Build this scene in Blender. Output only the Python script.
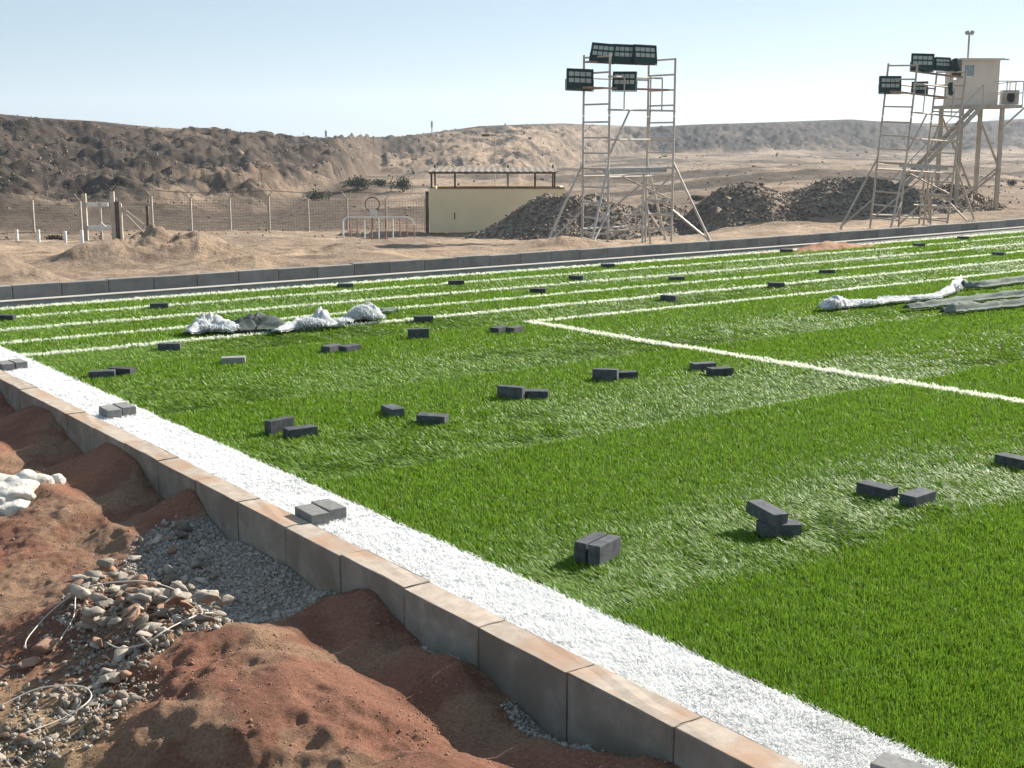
import bpy, bmesh, math, random
import numpy as np
from mathutils import Vector, Matrix
rng = np.random.default_rng(7); random.seed(7)
sc = bpy.context.scene; C = sc.collection
for o in list(bpy.data.objects): bpy.data.objects.remove(o)
R = math.radians

# ------------------------------------------------------------------ camera
H, FPX, HY = 1.65, 1310.0, 138.0
PITCH = math.atan((384 - HY) / FPX); CP, SP = math.cos(PITCH), math.sin(PITCH)
FE = FPX / CP
cd = bpy.data.cameras.new('camera'); cam = bpy.data.objects.new('camera', cd); C.objects.link(cam)
cam.location = (0, 0, H); cam.rotation_euler = (math.pi / 2 - PITCH, 0, 0)
cd.sensor_width = 36; cd.lens = 36 * FPX / 1024; cd.clip_start = 0.05; cd.clip_end = 20000
sc.camera = cam
# ------------------------------------------------------------------ light
SUN_AZ, SUN_EL = R(50), R(29)
w = bpy.data.worlds.new('World'); sc.world = w; w.use_nodes = True
nt = w.node_tree; bg = nt.nodes['Background']
sky = nt.nodes.new('ShaderNodeTexSky'); sky.sky_type = 'NISHITA'; sky.sun_disc = False
sky.sun_elevation = SUN_EL; sky.sun_rotation = SUN_AZ
sky.altitude = 0; sky.air_density = 0.85; sky.dust_density = 0.0; sky.ozone_density = 3.0
smx = nt.nodes.new('ShaderNodeMix'); smx.data_type = 'RGBA'; smx.inputs[0].default_value = 0.62; smx.inputs[7].default_value = (4.3, 5.8, 7.1, 1)   # hazy pale blue air mixed into the clear sky
nt.links.new(sky.outputs[0], smx.inputs[6]); nt.links.new(smx.outputs[2], bg.inputs[0]); bg.inputs[1].default_value = 0.05
sd = bpy.data.lights.new('sun', 'SUN'); sun = bpy.data.objects.new('sun', sd); C.objects.link(sun)
sd.energy = 5.0; sd.angle = R(0.5); sd.color = (1.0, 0.93, 0.83)
sdir = Vector((math.sin(SUN_AZ) * math.cos(SUN_EL), math.cos(SUN_AZ) * math.cos(SUN_EL), math.sin(SUN_EL)))
sun.rotation_euler = sdir.to_track_quat('Z', 'Y').to_euler(); sun.location = sdir * 50
vs = sc.view_settings; vs.view_transform = 'Standard'; vs.look = 'None'; vs.exposure = 1.12; vs.gamma = 1; vs.use_curve_mapping = False

# ------------------------------------------------------------------ coordinates
AL = math.atan(980 / FE)
U = np.array([math.cos(AL), math.sin(AL)]); V = np.array([-math.sin(AL), math.cos(AL)])
def at(px, py, z=0.0):
    a = (px - 512) / FPX; b = (384 - py) / FPX
    t = (z - H) / (-SP + b * CP)
    return np.array([a * t, (CP + b * SP) * t])
def atZ(px, Y): return (px - 512) / FE * Y              # x of a column at depth Y (near the horizon)
def bend(u): return 0.0035 * np.clip(np.asarray(u, float) - 11, 0, 30) ** 2
def P(u, v):
    """pitch coordinates -> world x, y"""
    u = np.asarray(u, float); v = np.asarray(v, float)
    return u * U[0] + v * V[0], u * U[1] + v * V[1]
def UV(x, y): return x * U[0] + y * U[1], x * V[0] + y * V[1]
def sst(a, b, x):
    t = np.clip((np.asarray(x, float) - a) / (b - a), 0, 1); return t * t * (3 - 2 * t)

# ------------------------------------------------------------------ noise
_perm = np.random.default_rng(3).permutation(512); _perm = np.concatenate([_perm, _perm])
_ga = np.random.default_rng(4).uniform(0, 2 * np.pi, 1024); _gx, _gy = np.cos(_ga), np.sin(_ga)
def perlin(x, y):
    x = np.asarray(x, float); y = np.asarray(y, float)
    xi = np.floor(x).astype(int); yi = np.floor(y).astype(int); xf = x - xi; yf = y - yi
    def g(ix, iy, dx, dy):
        h = _perm[(_perm[ix & 511] + iy) & 511]
        return _gx[h] * dx + _gy[h] * dy
    s = xf * xf * xf * (xf * (xf * 6 - 15) + 10); t = yf * yf * yf * (yf * (yf * 6 - 15) + 10)
    a = g(xi, yi, xf, yf); b = g(xi + 1, yi, xf - 1, yf); c = g(xi, yi + 1, xf, yf - 1); d = g(xi + 1, yi + 1, xf - 1, yf - 1)
    return (a * (1 - s) + b * s) * (1 - t) + (c * (1 - s) + d * s) * t
def fbm(x, y, o=4, l=2.1, g=0.5):
    r = 0; a = 1.0
    for i in range(o):
        r = r + a * perlin(x + 17.3 * i, y - 9.1 * i); x = x * l; y = y * l; a *= g
    return r
def ridged(x, y, o=4):
    r = 0; a = 1.0
    for i in range(o):
        r = r + a * (1 - 2.4 * np.abs(perlin(x + 31.7 * i, y + 11.3 * i))); x = x * 2.1; y = y * 2.1; a *= 0.5
    return r / 1.9

# ------------------------------------------------------------------ materials
def mat(name, col, col2=None, scale=5, rough=0.8, bump=0.0, bscale=None, metal=0.0, bdist=0.01, detail=6, col3=None, scale3=1.0, spec=0.3, vary=0.0):
    m = bpy.data.materials.new(name); m.use_nodes = True; n = m.node_tree.nodes; l = m.node_tree.links
    b = n['Principled BSDF']; b.inputs['Roughness'].default_value = rough; b.inputs['Metallic'].default_value = metal
    b.inputs['Specular IOR Level'].default_value = spec
    tc = n.new('ShaderNodeTexCoord')
    geo = n.new('ShaderNodeNewGeometry')
    if col2 is None: b.inputs['Base Color'].default_value = (*col, 1); src = None
    else:
        t = n.new('ShaderNodeTexNoise'); t.inputs['Scale'].default_value = scale; t.inputs['Detail'].default_value = detail; t.inputs['Roughness'].default_value = 0.65
        l.new(geo.outputs['Position'], t.inputs['Vector'])
        r = n.new('ShaderNodeValToRGB'); r.color_ramp.elements[0].position = 0.36; r.color_ramp.elements[1].position = 0.64
        r.color_ramp.elements[0].color = (*col, 1); r.color_ramp.elements[1].color = (*col2, 1)
        l.new(t.outputs['Fac'], r.inputs['Fac']); src = r.outputs['Color']
        if col3 is not None:
            t3 = n.new('ShaderNodeTexNoise'); t3.inputs['Scale'].default_value = scale3; t3.inputs['Detail'].default_value = 5
            l.new(geo.outputs['Position'], t3.inputs['Vector'])
            r3 = n.new('ShaderNodeValToRGB'); r3.color_ramp.elements[0].position = 0.48; r3.color_ramp.elements[1].position = 0.62
            l.new(t3.outputs['Fac'], r3.inputs['Fac'])
            mx = n.new('ShaderNodeMix'); mx.data_type = 'RGBA'; l.new(r3.outputs['Color'], mx.inputs[0]); l.new(src, mx.inputs[6]); mx.inputs[7].default_value = (*col3, 1)
            src = mx.outputs[2]
        l.new(src, b.inputs['Base Color'])
    if vary and src is not None:
        oi = n.new('ShaderNodeObjectInfo'); mr = n.new('ShaderNodeMapRange'); mr.inputs[3].default_value = 1 - vary; mr.inputs[4].default_value = 1 + vary; l.new(oi.outputs['Random'], mr.inputs[0])
        vm = n.new('ShaderNodeVectorMath'); vm.operation = 'SCALE'; l.new(src, vm.inputs[0]); l.new(mr.outputs[0], vm.inputs[3]); l.new(vm.outputs[0], b.inputs['Base Color'])
    if bump:
        t2 = n.new('ShaderNodeTexNoise'); t2.inputs['Scale'].default_value = bscale or scale * 4; t2.inputs['Detail'].default_value = 8; t2.inputs['Roughness'].default_value = 0.7
        l.new(geo.outputs['Position'], t2.inputs['Vector'])
        bp = n.new('ShaderNodeBump'); bp.inputs['Strength'].default_value = bump; bp.inputs['Distance'].default_value = bdist
        l.new(t2.outputs['Fac'], bp.inputs['Height']); l.new(bp.outputs[0], b.inputs['Normal'])
    return m
def mat_attr(name, rough=0.95, nscale=8, namt=0.35, bump=0.3, bscale=30, bdist=0.02, spec=0.15):
    """base colour from the 'col' attribute (which material lies where), broken up by noise"""
    m = bpy.data.materials.new(name); m.use_nodes = True; n = m.node_tree.nodes; l = m.node_tree.links
    b = n['Principled BSDF']; b.inputs['Roughness'].default_value = rough; b.inputs['Specular IOR Level'].default_value = spec
    a = n.new('ShaderNodeAttribute'); a.attribute_name = 'col'; geo = n.new('ShaderNodeNewGeometry')
    t = n.new('ShaderNodeTexNoise'); t.inputs['Scale'].default_value = nscale; t.inputs['Detail'].default_value = 9; t.inputs['Roughness'].default_value = 0.7
    l.new(geo.outputs['Position'], t.inputs['Vector'])
    mr = n.new('ShaderNodeMapRange'); mr.inputs[1].default_value = 0.3; mr.inputs[2].default_value = 0.7; mr.inputs[3].default_value = 1 - namt; mr.inputs[4].default_value = 1 + namt
    l.new(t.outputs['Fac'], mr.inputs[0])
    mx = n.new('ShaderNodeVectorMath'); mx.operation = 'SCALE'; l.new(a.outputs['Color'], mx.inputs[0]); l.new(mr.outputs[0], mx.inputs[3])
    l.new(mx.outputs[0], b.inputs['Base Color'])
    t2 = n.new('ShaderNodeTexNoise'); t2.inputs['Scale'].default_value = bscale; t2.inputs['Detail'].default_value = 8; t2.inputs['Roughness'].default_value = 0.75
    l.new(geo.outputs['Position'], t2.inputs['Vector'])
    bp = n.new('ShaderNodeBump'); bp.inputs['Strength'].default_value = bump; bp.inputs['Distance'].default_value = bdist
    l.new(t2.outputs['Fac'], bp.inputs['Height']); l.new(bp.outputs[0], b.inputs['Normal'])
    return m
def mat_blade(name, transl=0.4, rough=0.45, spec=0.3):
    m = bpy.data.materials.new(name); m.use_nodes = True; n = m.node_tree.nodes; l = m.node_tree.links
    b = n['Principled BSDF']; b.inputs['Roughness'].default_value = rough; b.inputs['Specular IOR Level'].default_value = spec
    a = n.new('ShaderNodeAttribute'); a.attribute_name = 'col'; l.new(a.outputs['Color'], b.inputs['Base Color'])
    tr = n.new('ShaderNodeBsdfTranslucent'); l.new(a.outputs['Color'], tr.inputs['Color'])
    mx = n.new('ShaderNodeMixShader'); mx.inputs[0].default_value = transl
    l.new(b.outputs[0], mx.inputs[1]); l.new(tr.outputs[0], mx.inputs[2]); l.new(mx.outputs[0], n['Material Output'].inputs['Surface'])
    return m
M = {}
M['blade'] = mat_blade('turf_green', 0.34, 0.52, 0.34)
M['wblade'] = mat_blade('turf_white', 0.5, 0.6, 0.2)
M['turfbase'] = mat('turf_backing', (0.022, 0.045, 0.012), (0.035, 0.07, 0.018), 30, 0.95)
M['wbase'] = mat('white_turf_backing', (0.74, 0.74, 0.74), (0.80, 0.80, 0.80), 40, 0.95)
M['ground'] = mat_attr('desert_ground', nscale=.9, namt=0.42, bump=0.8, bscale=2.2, bdist=0.35)
M['dirt'] = mat_attr('red_dirt', nscale=75, namt=0.42, bump=0.9, bscale=120, bdist=0.014)
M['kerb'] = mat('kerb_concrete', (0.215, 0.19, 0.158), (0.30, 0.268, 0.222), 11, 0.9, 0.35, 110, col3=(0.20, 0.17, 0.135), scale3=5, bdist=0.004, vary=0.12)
M['kerbtop'] = mat('kerb_dusty_sunlit_top', (0.35, 0.285, 0.225), (0.47, 0.395, 0.32), 14, 0.95, 0.35, 110, col3=(0.39, 0.26, 0.18), scale3=3.4, bdist=0.004, vary=0.1)  # sandy dust, with the sun's brightness on the top painted in too
M['kerb_far'] = mat('kerb_concrete_grey', (0.19, 0.18, 0.165), (0.27, 0.25, 0.23), 5, 0.9, 0.2, 60, bdist=0.004, vary=0.15)
M['lip'] = mat('concrete_edging_sunlit', (0.42, 0.38, 0.33), (0.52, 0.48, 0.42), 4, 0.9)  # paler copy of the edging concrete, sunlight on its top painted in
M['pave_d'] = mat('dark_paver', (0.045, 0.048, 0.054), (0.095, 0.098, 0.105), 25, 0.85, 0.3, 200, bdist=0.003, vary=0.3)
M['pave_g'] = mat('grey_paver', (0.19, 0.185, 0.175), (0.27, 0.26, 0.245), 40, 0.9, 0.3, 200, bdist=0.003, vary=0.15)
M['rock'] = mat('rock', (0.20, 0.17, 0.14), (0.38, 0.325, 0.265), 9, 0.9, 0.5, 60, bdist=0.01, vary=0.3)
M['rockb'] = mat('rock_brown', (0.27, 0.16, 0.105), (0.36, 0.22, 0.15), 14, 0.9, 0.5, 60, bdist=0.01)
M['rockw'] = mat('rock_pale', (0.34, 0.29, 0.235), (0.46, 0.40, 0.33), 14, 0.9, 0.4, 60, bdist=0.01)
M['gravel'] = mat('crushed_stone', (0.26, 0.24, 0.215), (0.42, 0.39, 0.35), 60, 0.95, 0.3, 120, bdist=0.004)
M['heap'] = mat('dark_rubble', (0.10, 0.078, 0.060), (0.31, 0.25, 0.195), 6, 0.95, 0.4, 9, bdist=0.05)
M['crumb'] = mat('red_crumbs', (0.22, 0.115, 0.07), (0.34, 0.2, 0.13), 40, 0.95)
M['steel'] = mat('scaffold_steel', (0.40, 0.38, 0.34), (0.52, 0.49, 0.45), 3, 0.5, metal=0.35)
M['steel_b'] = mat('scaffold_steel_rusty', (0.36, 0.31, 0.25), (0.46, 0.42, 0.35), 2.5, 0.55, metal=0.25)
M['plank'] = mat('plank_wood', (0.23, 0.15, 0.11), (0.36, 0.25, 0.19), 4, 0.85)
M['alu'] = mat('platform_grey', (0.30, 0.30, 0.29), (0.40, 0.40, 0.38), 4, 0.6)
M['lamp'] = mat('lamp_housing', (0.008, 0.03, 0.028), (0.015, 0.045, 0.04), 4, 0.5)
M['lens'] = mat('lamp_lens', (0.30, 0.34, 0.30), (0.42, 0.46, 0.40), 12, 0.3, spec=0.5)
M['beige'] = mat('beige_plaster', (0.80, 0.64, 0.39), (0.86, 0.70, 0.45), 0.7, 0.9, 0.2, 6, bdist=0.02)
M['cabin'] = mat('cabin_paint', (0.60, 0.53, 0.44), (0.70, 0.62, 0.52), 0.9, 0.85, 0.1, 5, bdist=0.02)
M['roof'] = mat('canopy_sheet', (0.12, 0.10, 0.08), (0.17, 0.145, 0.12), 1.2, 0.7)
M['darkwood'] = mat('dark_timber', (0.07, 0.05, 0.04), (0.13, 0.10, 0.08), 3, 0.9)
M['dark'] = mat('dark_opening', (0.02, 0.02, 0.02))
M['glass'] = mat('window_glass', (0.25, 0.32, 0.34), rough=0.15, spec=0.6)
M['white'] = mat('white_paint', (0.62, 0.60, 0.56), (0.75, 0.73, 0.69), 5, 0.6)
M['rust'] = mat('rusty_paint', (0.28, 0.13, 0.09), (0.42, 0.25, 0.19), 8, 0.8)
M['post'] = mat('weathered_post', (0.36, 0.31, 0.25), (0.50, 0.44, 0.36), 3, 0.85)
M['wire'] = mat('fence_wire', (0.13, 0.11, 0.09), rough=0.7)
M['cable'] = mat('pale_wire', (0.55, 0.50, 0.43), (0.66, 0.6, 0.52), 20, 0.7)
M['plastic'] = mat('white_plastic', (0.62, 0.58, 0.50), (0.74, 0.70, 0.62), 9, 0.5, 1.0, 14, bdist=0.03, detail=3, spec=0.4)
M['fleece'] = mat('white_turf_scrap', (0.55, 0.56, 0.56), (0.78, 0.79, 0.80), 18, 0.9, 1.0, 60, bdist=0.03)
M['backing'] = mat('grey_turf_backing', (0.045, 0.055, 0.05), (0.08, 0.10, 0.09), 8, 0.85, 0.5, 40, bdist=0.01)
M['backing2'] = mat('grey_green_turf_backing', (0.10, 0.13, 0.105), (0.17, 0.20, 0.17), 12, 0.85, 0.5, 40, bdist=0.01)
M['leaf'] = mat('scrub_leaf', (0.05, 0.065, 0.028), (0.10, 0.115, 0.055), 2, 0.8)
M['leafd'] = mat('dry_scrub_leaf', (0.055, 0.048, 0.03), (0.10, 0.085, 0.055), 2, 0.85)

# ------------------------------------------------------------------ mesh helpers
def setp(o, label=None, cat=None, group=None, kind=None):
    if label: o['label'] = label
    if cat: o['category'] = cat
    if group: o['group'] = group
    if kind: o['kind'] = kind
    return o
def np_mesh(name, verts, quads=None, tris=None, m=None, col=None, smooth=False, parent=None):
    me = bpy.data.meshes.new(name); verts = np.asarray(verts, np.float32)
    me.vertices.add(len(verts)); me.vertices.foreach_set('co', verts.ravel())
    idx = []; starts = []; tot = 0
    for arr, k in ((quads, 4), (tris, 3)):
        if arr is None or len(arr) == 0: continue
        arr = np.asarray(arr, np.int32); idx.append(arr.ravel()); starts.append(tot + np.arange(len(arr)) * k); tot += arr.size
    idx = np.concatenate(idx); starts = np.concatenate(starts)
    me.loops.add(len(idx)); me.loops.foreach_set('vertex_index', idx)
    me.polygons.add(len(starts)); me.polygons.foreach_set('loop_start', starts.astype(np.int32))
    if smooth: me.polygons.foreach_set('use_smooth', np.ones(len(starts), bool))
    me.update(calc_edges=True); me.validate()
    if col is not None:
        c = np.ones((len(verts), 4), np.float32); c[:, :3] = col
        a = me.color_attributes.new('col', 'FLOAT_COLOR', 'POINT'); a.data.foreach_set('color', c.ravel())
    if m: me.materials.append(m)
    o = bpy.data.objects.new(name, me); C.objects.link(o)
    if parent: o.parent = parent
    return o
def grid_faces(nu, nv):
    i = np.arange(nu - 1)[:, None] * nv + np.arange(nv - 1)[None, :]
    i = i.ravel(); return np.stack([i, i + nv, i + nv + 1, i + 1], 1)
class MB:
    def __init__(s): s.v = []; s.f = []
    def add(s, vs_, fs):
        b = len(s.v); s.v += [tuple(v) for v in vs_]; s.f += [tuple(i + b for i in f) for f in fs]; return s
    def box(s, c, d, rot=None):
        hx, hy, hz = d[0] / 2, d[1] / 2, d[2] / 2; c = Vector(c)
        vs_ = [Vector((x * hx, y * hy, z * hz)) for x in (-1, 1) for y in (-1, 1) for z in (-1, 1)]
        if rot is not None: vs_ = [rot @ v for v in vs_]
        return s.add([v + c for v in vs_], [(0, 1, 3, 2), (4, 6, 7, 5), (0, 4, 5, 1), (2, 3, 7, 6), (0, 2, 6, 4), (1, 5, 7, 3)])
    def tube(s, a, b, r, n=8, r2=None):
        a, b = Vector(a), Vector(b); d = (b - a).normalized(); r2 = r if r2 is None else r2
        x = d.orthogonal().normalized(); y = d.cross(x)
        vs_ = [a + (x * math.cos(2 * math.pi * k / n) + y * math.sin(2 * math.pi * k / n)) * r for k in range(n)]
        vs_ += [b + (x * math.cos(2 * math.pi * k / n) + y * math.sin(2 * math.pi * k / n)) * r2 for k in range(n)]
        return s.add(vs_, [(k, (k + 1) % n, n + (k + 1) % n, n + k) for k in range(n)] + [tuple(range(n))[::-1], tuple(range(n, 2 * n))])
    def path(s, pts, r, n=6):
        pts = [Vector(p) for p in pts]; base = len(s.v)
        for i, p in enumerate(pts):
            d = (pts[min(i + 1, len(pts) - 1)] - pts[max(i - 1, 0)]).normalized()
            x = d.cross(Vector((0, 0.03, 1))).normalized(); y = d.cross(x)
            s.v += [tuple(p + (x * math.cos(2 * math.pi * k / n) + y * math.sin(2 * math.pi * k / n)) * r) for k in range(n)]
        for i in range(len(pts) - 1):
            for k in range(n):
                a = base + i * n; s.f.append((a + k, a + (k + 1) % n, a + n + (k + 1) % n, a + n + k))
        s.f.append(tuple(base + k for k in range(n))[::-1]); s.f.append(tuple(base + (len(pts) - 1) * n + k for k in range(n)))
        return s
    def build(s, name, m, parent=None, smooth=False, bevel=0.0):
        me = bpy.data.meshes.new(name); me.from_pydata(s.v, [], s.f); me.materials.append(m)
        if bevel:
            bm = bmesh.new(); bm.from_mesh(me); bmesh.ops.bevel(bm, geom=bm.edges[:], offset=bevel, segments=2, affect='EDGES', profile=0.6); bm.to_mesh(me); bm.free()
        if smooth:
            for p in me.polygons: p.use_smooth = True
        me.update(); o = bpy.data.objects.new(name, me); C.objects.link(o)
        if parent: o.parent = parent
        return o
def empty(name, loc, rz=0.0, rot=None):
    o = bpy.data.objects.new(name, None); C.objects.link(o); o.location = loc; o.empty_display_size = 0.2
    o.rotation_euler = rot if rot else (0, 0, rz); return o
def copy_tree(o, parent=None):
    c = o.copy(); C.objects.link(c)
    if parent: c.parent = parent
    for ch in [q for q in bpy.data.objects if q.parent == o]: copy_tree(ch, c)
    return c

# rock templates
def rock_templates(k=8, npt=13, seed=1):
    """angular stones: convex hulls of random points"""
    out = []; rr = np.random.default_rng(seed)
    for i in range(k):
        bm = bmesh.new(); q = rr.normal(size=(npt, 3)); q /= np.linalg.norm(q, axis=1)[:, None]; q *= rr.uniform(.85, 1.0, (npt, 1))
        q *= np.array([1.0, rr.uniform(.6, .95), rr.uniform(.45, .8)])
        vs_ = [bm.verts.new(p) for p in q]; h = bmesh.ops.convex_hull(bm, input=vs_)
        for g in [g for g in bm.verts if not g.link_faces]: bm.verts.remove(g)
        if npt > 11: bmesh.ops.bevel(bm, geom=bm.edges[:], offset=.035, segments=1, affect='EDGES')
        bmesh.ops.triangulate(bm, faces=bm.faces[:]); bm.verts.index_update(); bm.verts.ensure_lookup_table()
        out.append((np.array([p.co[:] for p in bm.verts]), np.array([[p.index for p in f.verts] for f in bm.faces]))); bm.free()
    return out
RT = rock_templates(14, 15, 1); RT1 = rock_templates(8, 9, 2)
OCT = (np.array([[1, 0, 0], [-1, 0, 0], [0, 1, 0], [0, -1, 0], [0, 0, 1], [0, 0, -1]], float), np.array([[0, 2, 4], [2, 1, 4], [1, 3, 4], [3, 0, 4], [2, 0, 5], [1, 2, 5], [3, 1, 5], [0, 3, 5]]))
def rand_rot(n, r=rng):
    q = r.normal(size=(n, 4)); q /= np.linalg.norm(q, axis=1)[:, None]; a, b, c, d = q.T
    return np.stack([np.stack([1 - 2 * (c * c + d * d), 2 * (b * c - a * d), 2 * (b * d + a * c)], 1), np.stack([2 * (b * c + a * d), 1 - 2 * (b * b + d * d), 2 * (c * d - a * b)], 1), np.stack([2 * (b * d - a * c), 2 * (c * d + a * b), 1 - 2 * (b * b + c * c)], 1)], 1)
def scatter_mesh(name, pos, size, tmpl, m, r=rng, col=None, parent=None):
    """many small stones as one mesh"""
    pos = np.asarray(pos); n = len(pos); which = r.integers(0, len(tmpl), n); vs_, fs, cs, b = [], [], [], 0
    rot = rand_rot(n, r)
    for k, (tv, tf) in enumerate(tmpl):
        ii = np.where(which == k)[0]
        if len(ii) == 0: continue
        an = r.uniform(0.7, 1.25, (len(ii), 1, 3))
        v = np.einsum('nij,nkj->nki', rot[ii], tv[None] * an * size[ii][:, None, None]) + pos[ii][:, None, :]
        vs_.append(v.reshape(-1, 3)); fs.append((tf[None] + (np.arange(len(ii)) * len(tv))[:, None, None] + b).reshape(-1, 3)); b += len(ii) * len(tv)
        if col is not None: cs.append(np.repeat(col[ii], len(tv), 0))
    return np_mesh(name, np.concatenate(vs_), tris=np.concatenate(fs), m=m, col=np.concatenate(cs) if col is not None else None, parent=parent)

# ------------------------------------------------------------------ ground height
SKYX = [-900, 0, 40, 100, 160, 220, 290, 330, 400, 430, 480, 560, 600, 650, 700, 768, 850, 885, 940, 1024, 2000]
SKYY = [112, 114, 118, 122, 127.5, 130.5, 136, 138, 136.5, 133, 126, 123.5, 125, 127, 124.5, 122.5, 119.5, 122, 124, 119, 122]
def Gbase(px, r):
    GL = np.interp(r, [12, 14, 25, 41, 48, 58, 72, 80, 110, 200, 600, 9000], [-.30, -.33, -.75, -1.57, -2.1, -2.9, -3.5, -4.0, -4.6, -5.0, -5.0, -5.0])
    GR = np.interp(r, [12, 22, 42, 60, 100, 200, 600, 9000], [-.35, -.55, -1.45, -1.45, -2.2, -3.8, -5.0, -5.0])
    k = sst(560, 800, px); return GL * (1 - k) + GR * k
def ground_z(x, y, full=False):
    x = np.asarray(x, float); y = np.asarray(y, float)
    r = np.hypot(x, y); az = np.arctan2(x, y)
    px = 512 + FE * np.tan(np.clip(az, -1.0, 1.0)); px = np.clip(px, -1500, 2600); rr = r * np.cos(np.clip(az, -1.0, 1.0)) + (np.abs(az) > 1.0) * 0
    g = Gbase(px, rr)
    u, v = UV(x, y)
    # small relief
    g = g + sst(15, 40, rr) * (0.16 * fbm(x * .35, y * .35, 4) + 0.25 * fbm(x * .06, y * .06, 3)) + 0.05 * fbm(x * 1.3, y * 1.3, 4)
    g = g + sst(70, 160, rr) * (1.3 * fbm(x * .03 + 5, y * .03, 4) + .35 * ridged(x * .09, y * .12, 3))
    # far banks and cliffs
    top = np.interp(px, [-1500, 0, 250, 330, 400, 520, 620, 1024, 2600], [150, 165, 200, 240, 330, 420, 560, 620, 600])
    bot = np.interp(px, [-1500, 0, 100, 250, 330, 380, 520, 620, 1024, 2600], [88, 92, 96, 108, 150, 250, 190, 455, 500, 480])
    skz = H + (HY - np.interp(px, SKYX, SKYY)) / FE * top
    warp = 0.16 * fbm(x * .018 + 3, y * .018, 3)
    q = (rr - bot) / (top - bot) + warp * sst(0, .3, (rr - bot) / (top - bot)) * (1 - sst(.85, 1.05, (rr - bot) / (top - bot)))
    prof = np.interp(q, [0, .12, .35, .6, .8, .93, 1.0, 1.15, 3], [0, .10, .30, .56, .78, .93, 1.0, 1.0, 1.0])
    mid = np.exp(-((px - 500) / 90.0) ** 2)
    rough = sst(.02, .2, q) * (1 - sst(.80, 1.0, q))
    sc_ = np.interp(px, [0, 330, 620], [1.0, 1.3, 1.6])
    bank = prof * (skz - g)
    th = np.arctan2(x, y) * np.interp(px, [0, 330, 600], [110, 180, 420]); wq = q * 1.1 + .35 * fbm(x * .03, y * .03, 3)
    rn = ridged(th * .10 + wq * .5, wq * 1.1, 5) + 0.9 * fbm(x * .20, y * .20, 4) + .5 * ridged(x * .09, y * .09, 4) + .45 * ridged(x * .33, y * .33, 3) - .6
    bank = bank + rough * rn * 1.45 * sc_ * (1 - .45 * mid) * np.interp(px, [0, 600, 800], [1, .9, .8])
    z = g + bank + np.where(q > 1.0, 0.12 * fbm(x * .05, y * .05, 3), 0)
    # plateau beyond stays just below the crest line seen from the pitch
    z = np.where(rr > top * 1.15, z - (rr - top * 1.15) * 0.004, z)
    # sand mounds just beyond the far kerb on the left
    for (mx, my, h, sx, sy) in MOUNDS:
        dx = x - mx; dy = y - my
        z = z + h * np.exp(-(np.abs(dx / sx) ** 2.2) - (dy / sy) ** 2) * (1 + .55 * fbm(x * 1.2, y * 1.2, 5) + .18 * ridged(x * 1.8, y * 1.8, 3))
    # under and round the pitch
    inside = 1 - sst(14.0, 14.5, v - bend(u))
    z = z * (1 - inside) + inside * (-0.5)
    left = (1 - sst(2.2, 2.45, u)) * (1 - sst(14.0, 16.0, v))
    far_l = sst(-1.2, -2.2, u) if False else (1 - sst(-2.0, -1.2, u))
    zl = -0.30 + 0.05 * fbm(x * .9, y * .9, 4) - 0.4 * sst(-1.7, -1.2, u) * (1 - sst(12.5, 13.2, v)) * sst(-.2, .6, v)
    z = z * (1 - left) + left * zl
    return (z, q, rough, px, rr, u, v) if full else z
MOUNDS = []
for (px_, Y_, h_, wx, wy) in [(150, 27, .52, 1.3, 1.1), (95, 25, .34, .9, .8), (205, 26, .30, 1.2, .9), (250, 24, .20, 1.0, .7), (20, 20, .20, .5, .6), (-40, 22, .5, .8, 1.0),
                              (575, 36, .35, 1.1, 1.0), (945, 34, .38, 1.3, .9), (990, 38, .5, 1.4, 1.2), (345, 30, .18, 1.6, 1.2), (1060, 30, .5, 1.5, 1.2)]:
    MOUNDS.append((atZ(px_, Y_), Y_, h_, wx, wy))

# the desert sheet: polar grid round the camera, dense inside the view
azs = np.concatenate([np.linspace(-np.pi, -.52, 90)[:-1], np.linspace(-.52, .52, 900), np.linspace(.52, np.pi, 90)[1:]])
rs = np.concatenate([np.linspace(.3, 11, 24)[:-1], np.geomspace(11, 900, 640), np.array([1000, 1200, 1500, 2500, 4500])])
AZ, RS = np.meshgrid(azs, rs, indexing='ij'); X = RS * np.sin(AZ); Y = RS * np.cos(AZ)
Z, q, rough, px, rr, u_, v_ = ground_z(X, Y, True)
n1 = fbm(X * .08, Y * .08, 5); n2 = fbm(X * .5, Y * .5, 4)
dzr = np.gradient(Z, axis=1) / np.maximum(np.gradient(RS, axis=1), 1e-3); dza = np.gradient(Z, axis=0) / np.maximum(np.gradient(AZ, axis=0) * RS, 1e-3)
slope = np.hypot(dzr, dza)
tan = np.array([.34, .25, .175]); tan2 = np.array([.235, .175, .125]); rk = np.array([.036, .028, .023]); rk2 = np.array([.105, .078, .058]); plat = np.array([.11, .085, .064])
def mixc(a, b, t): t = np.asarray(t)[..., None]; return a * (1 - t) + b * t
col = mixc(tan, tan2, sst(-.3, .3, n1)); brown = np.array([.105, .078, .058])
gul0 = np.exp(-((px - 395) / 50.) ** 2); rockc = mixc(rk, rk2, sst(-.4, .5, n2)); n3 = fbm(X * .035 + 9, Y * .035, 4); rockc = mixc(rockc, np.broadcast_to(np.array([.23, .165, .115]), rockc.shape), sst(.12, .42, n3 + .25 * n2) * .7 * (1 - gul0)); rockc = rockc * (1 - .35 * sst(560, 640, px))[..., None]
leftk = 1 - sst(330, 400, px); midk = np.exp(-((px - 500) / 105.) ** 2); rightk = sst(590, 660, px); gul = np.exp(-((px - 395) / 45.) ** 2)
rocky = np.maximum(leftk * sst(-.02, .14, q + .22 * n1), rightk * sst(.02, .16, q + .1 * n1))
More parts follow.
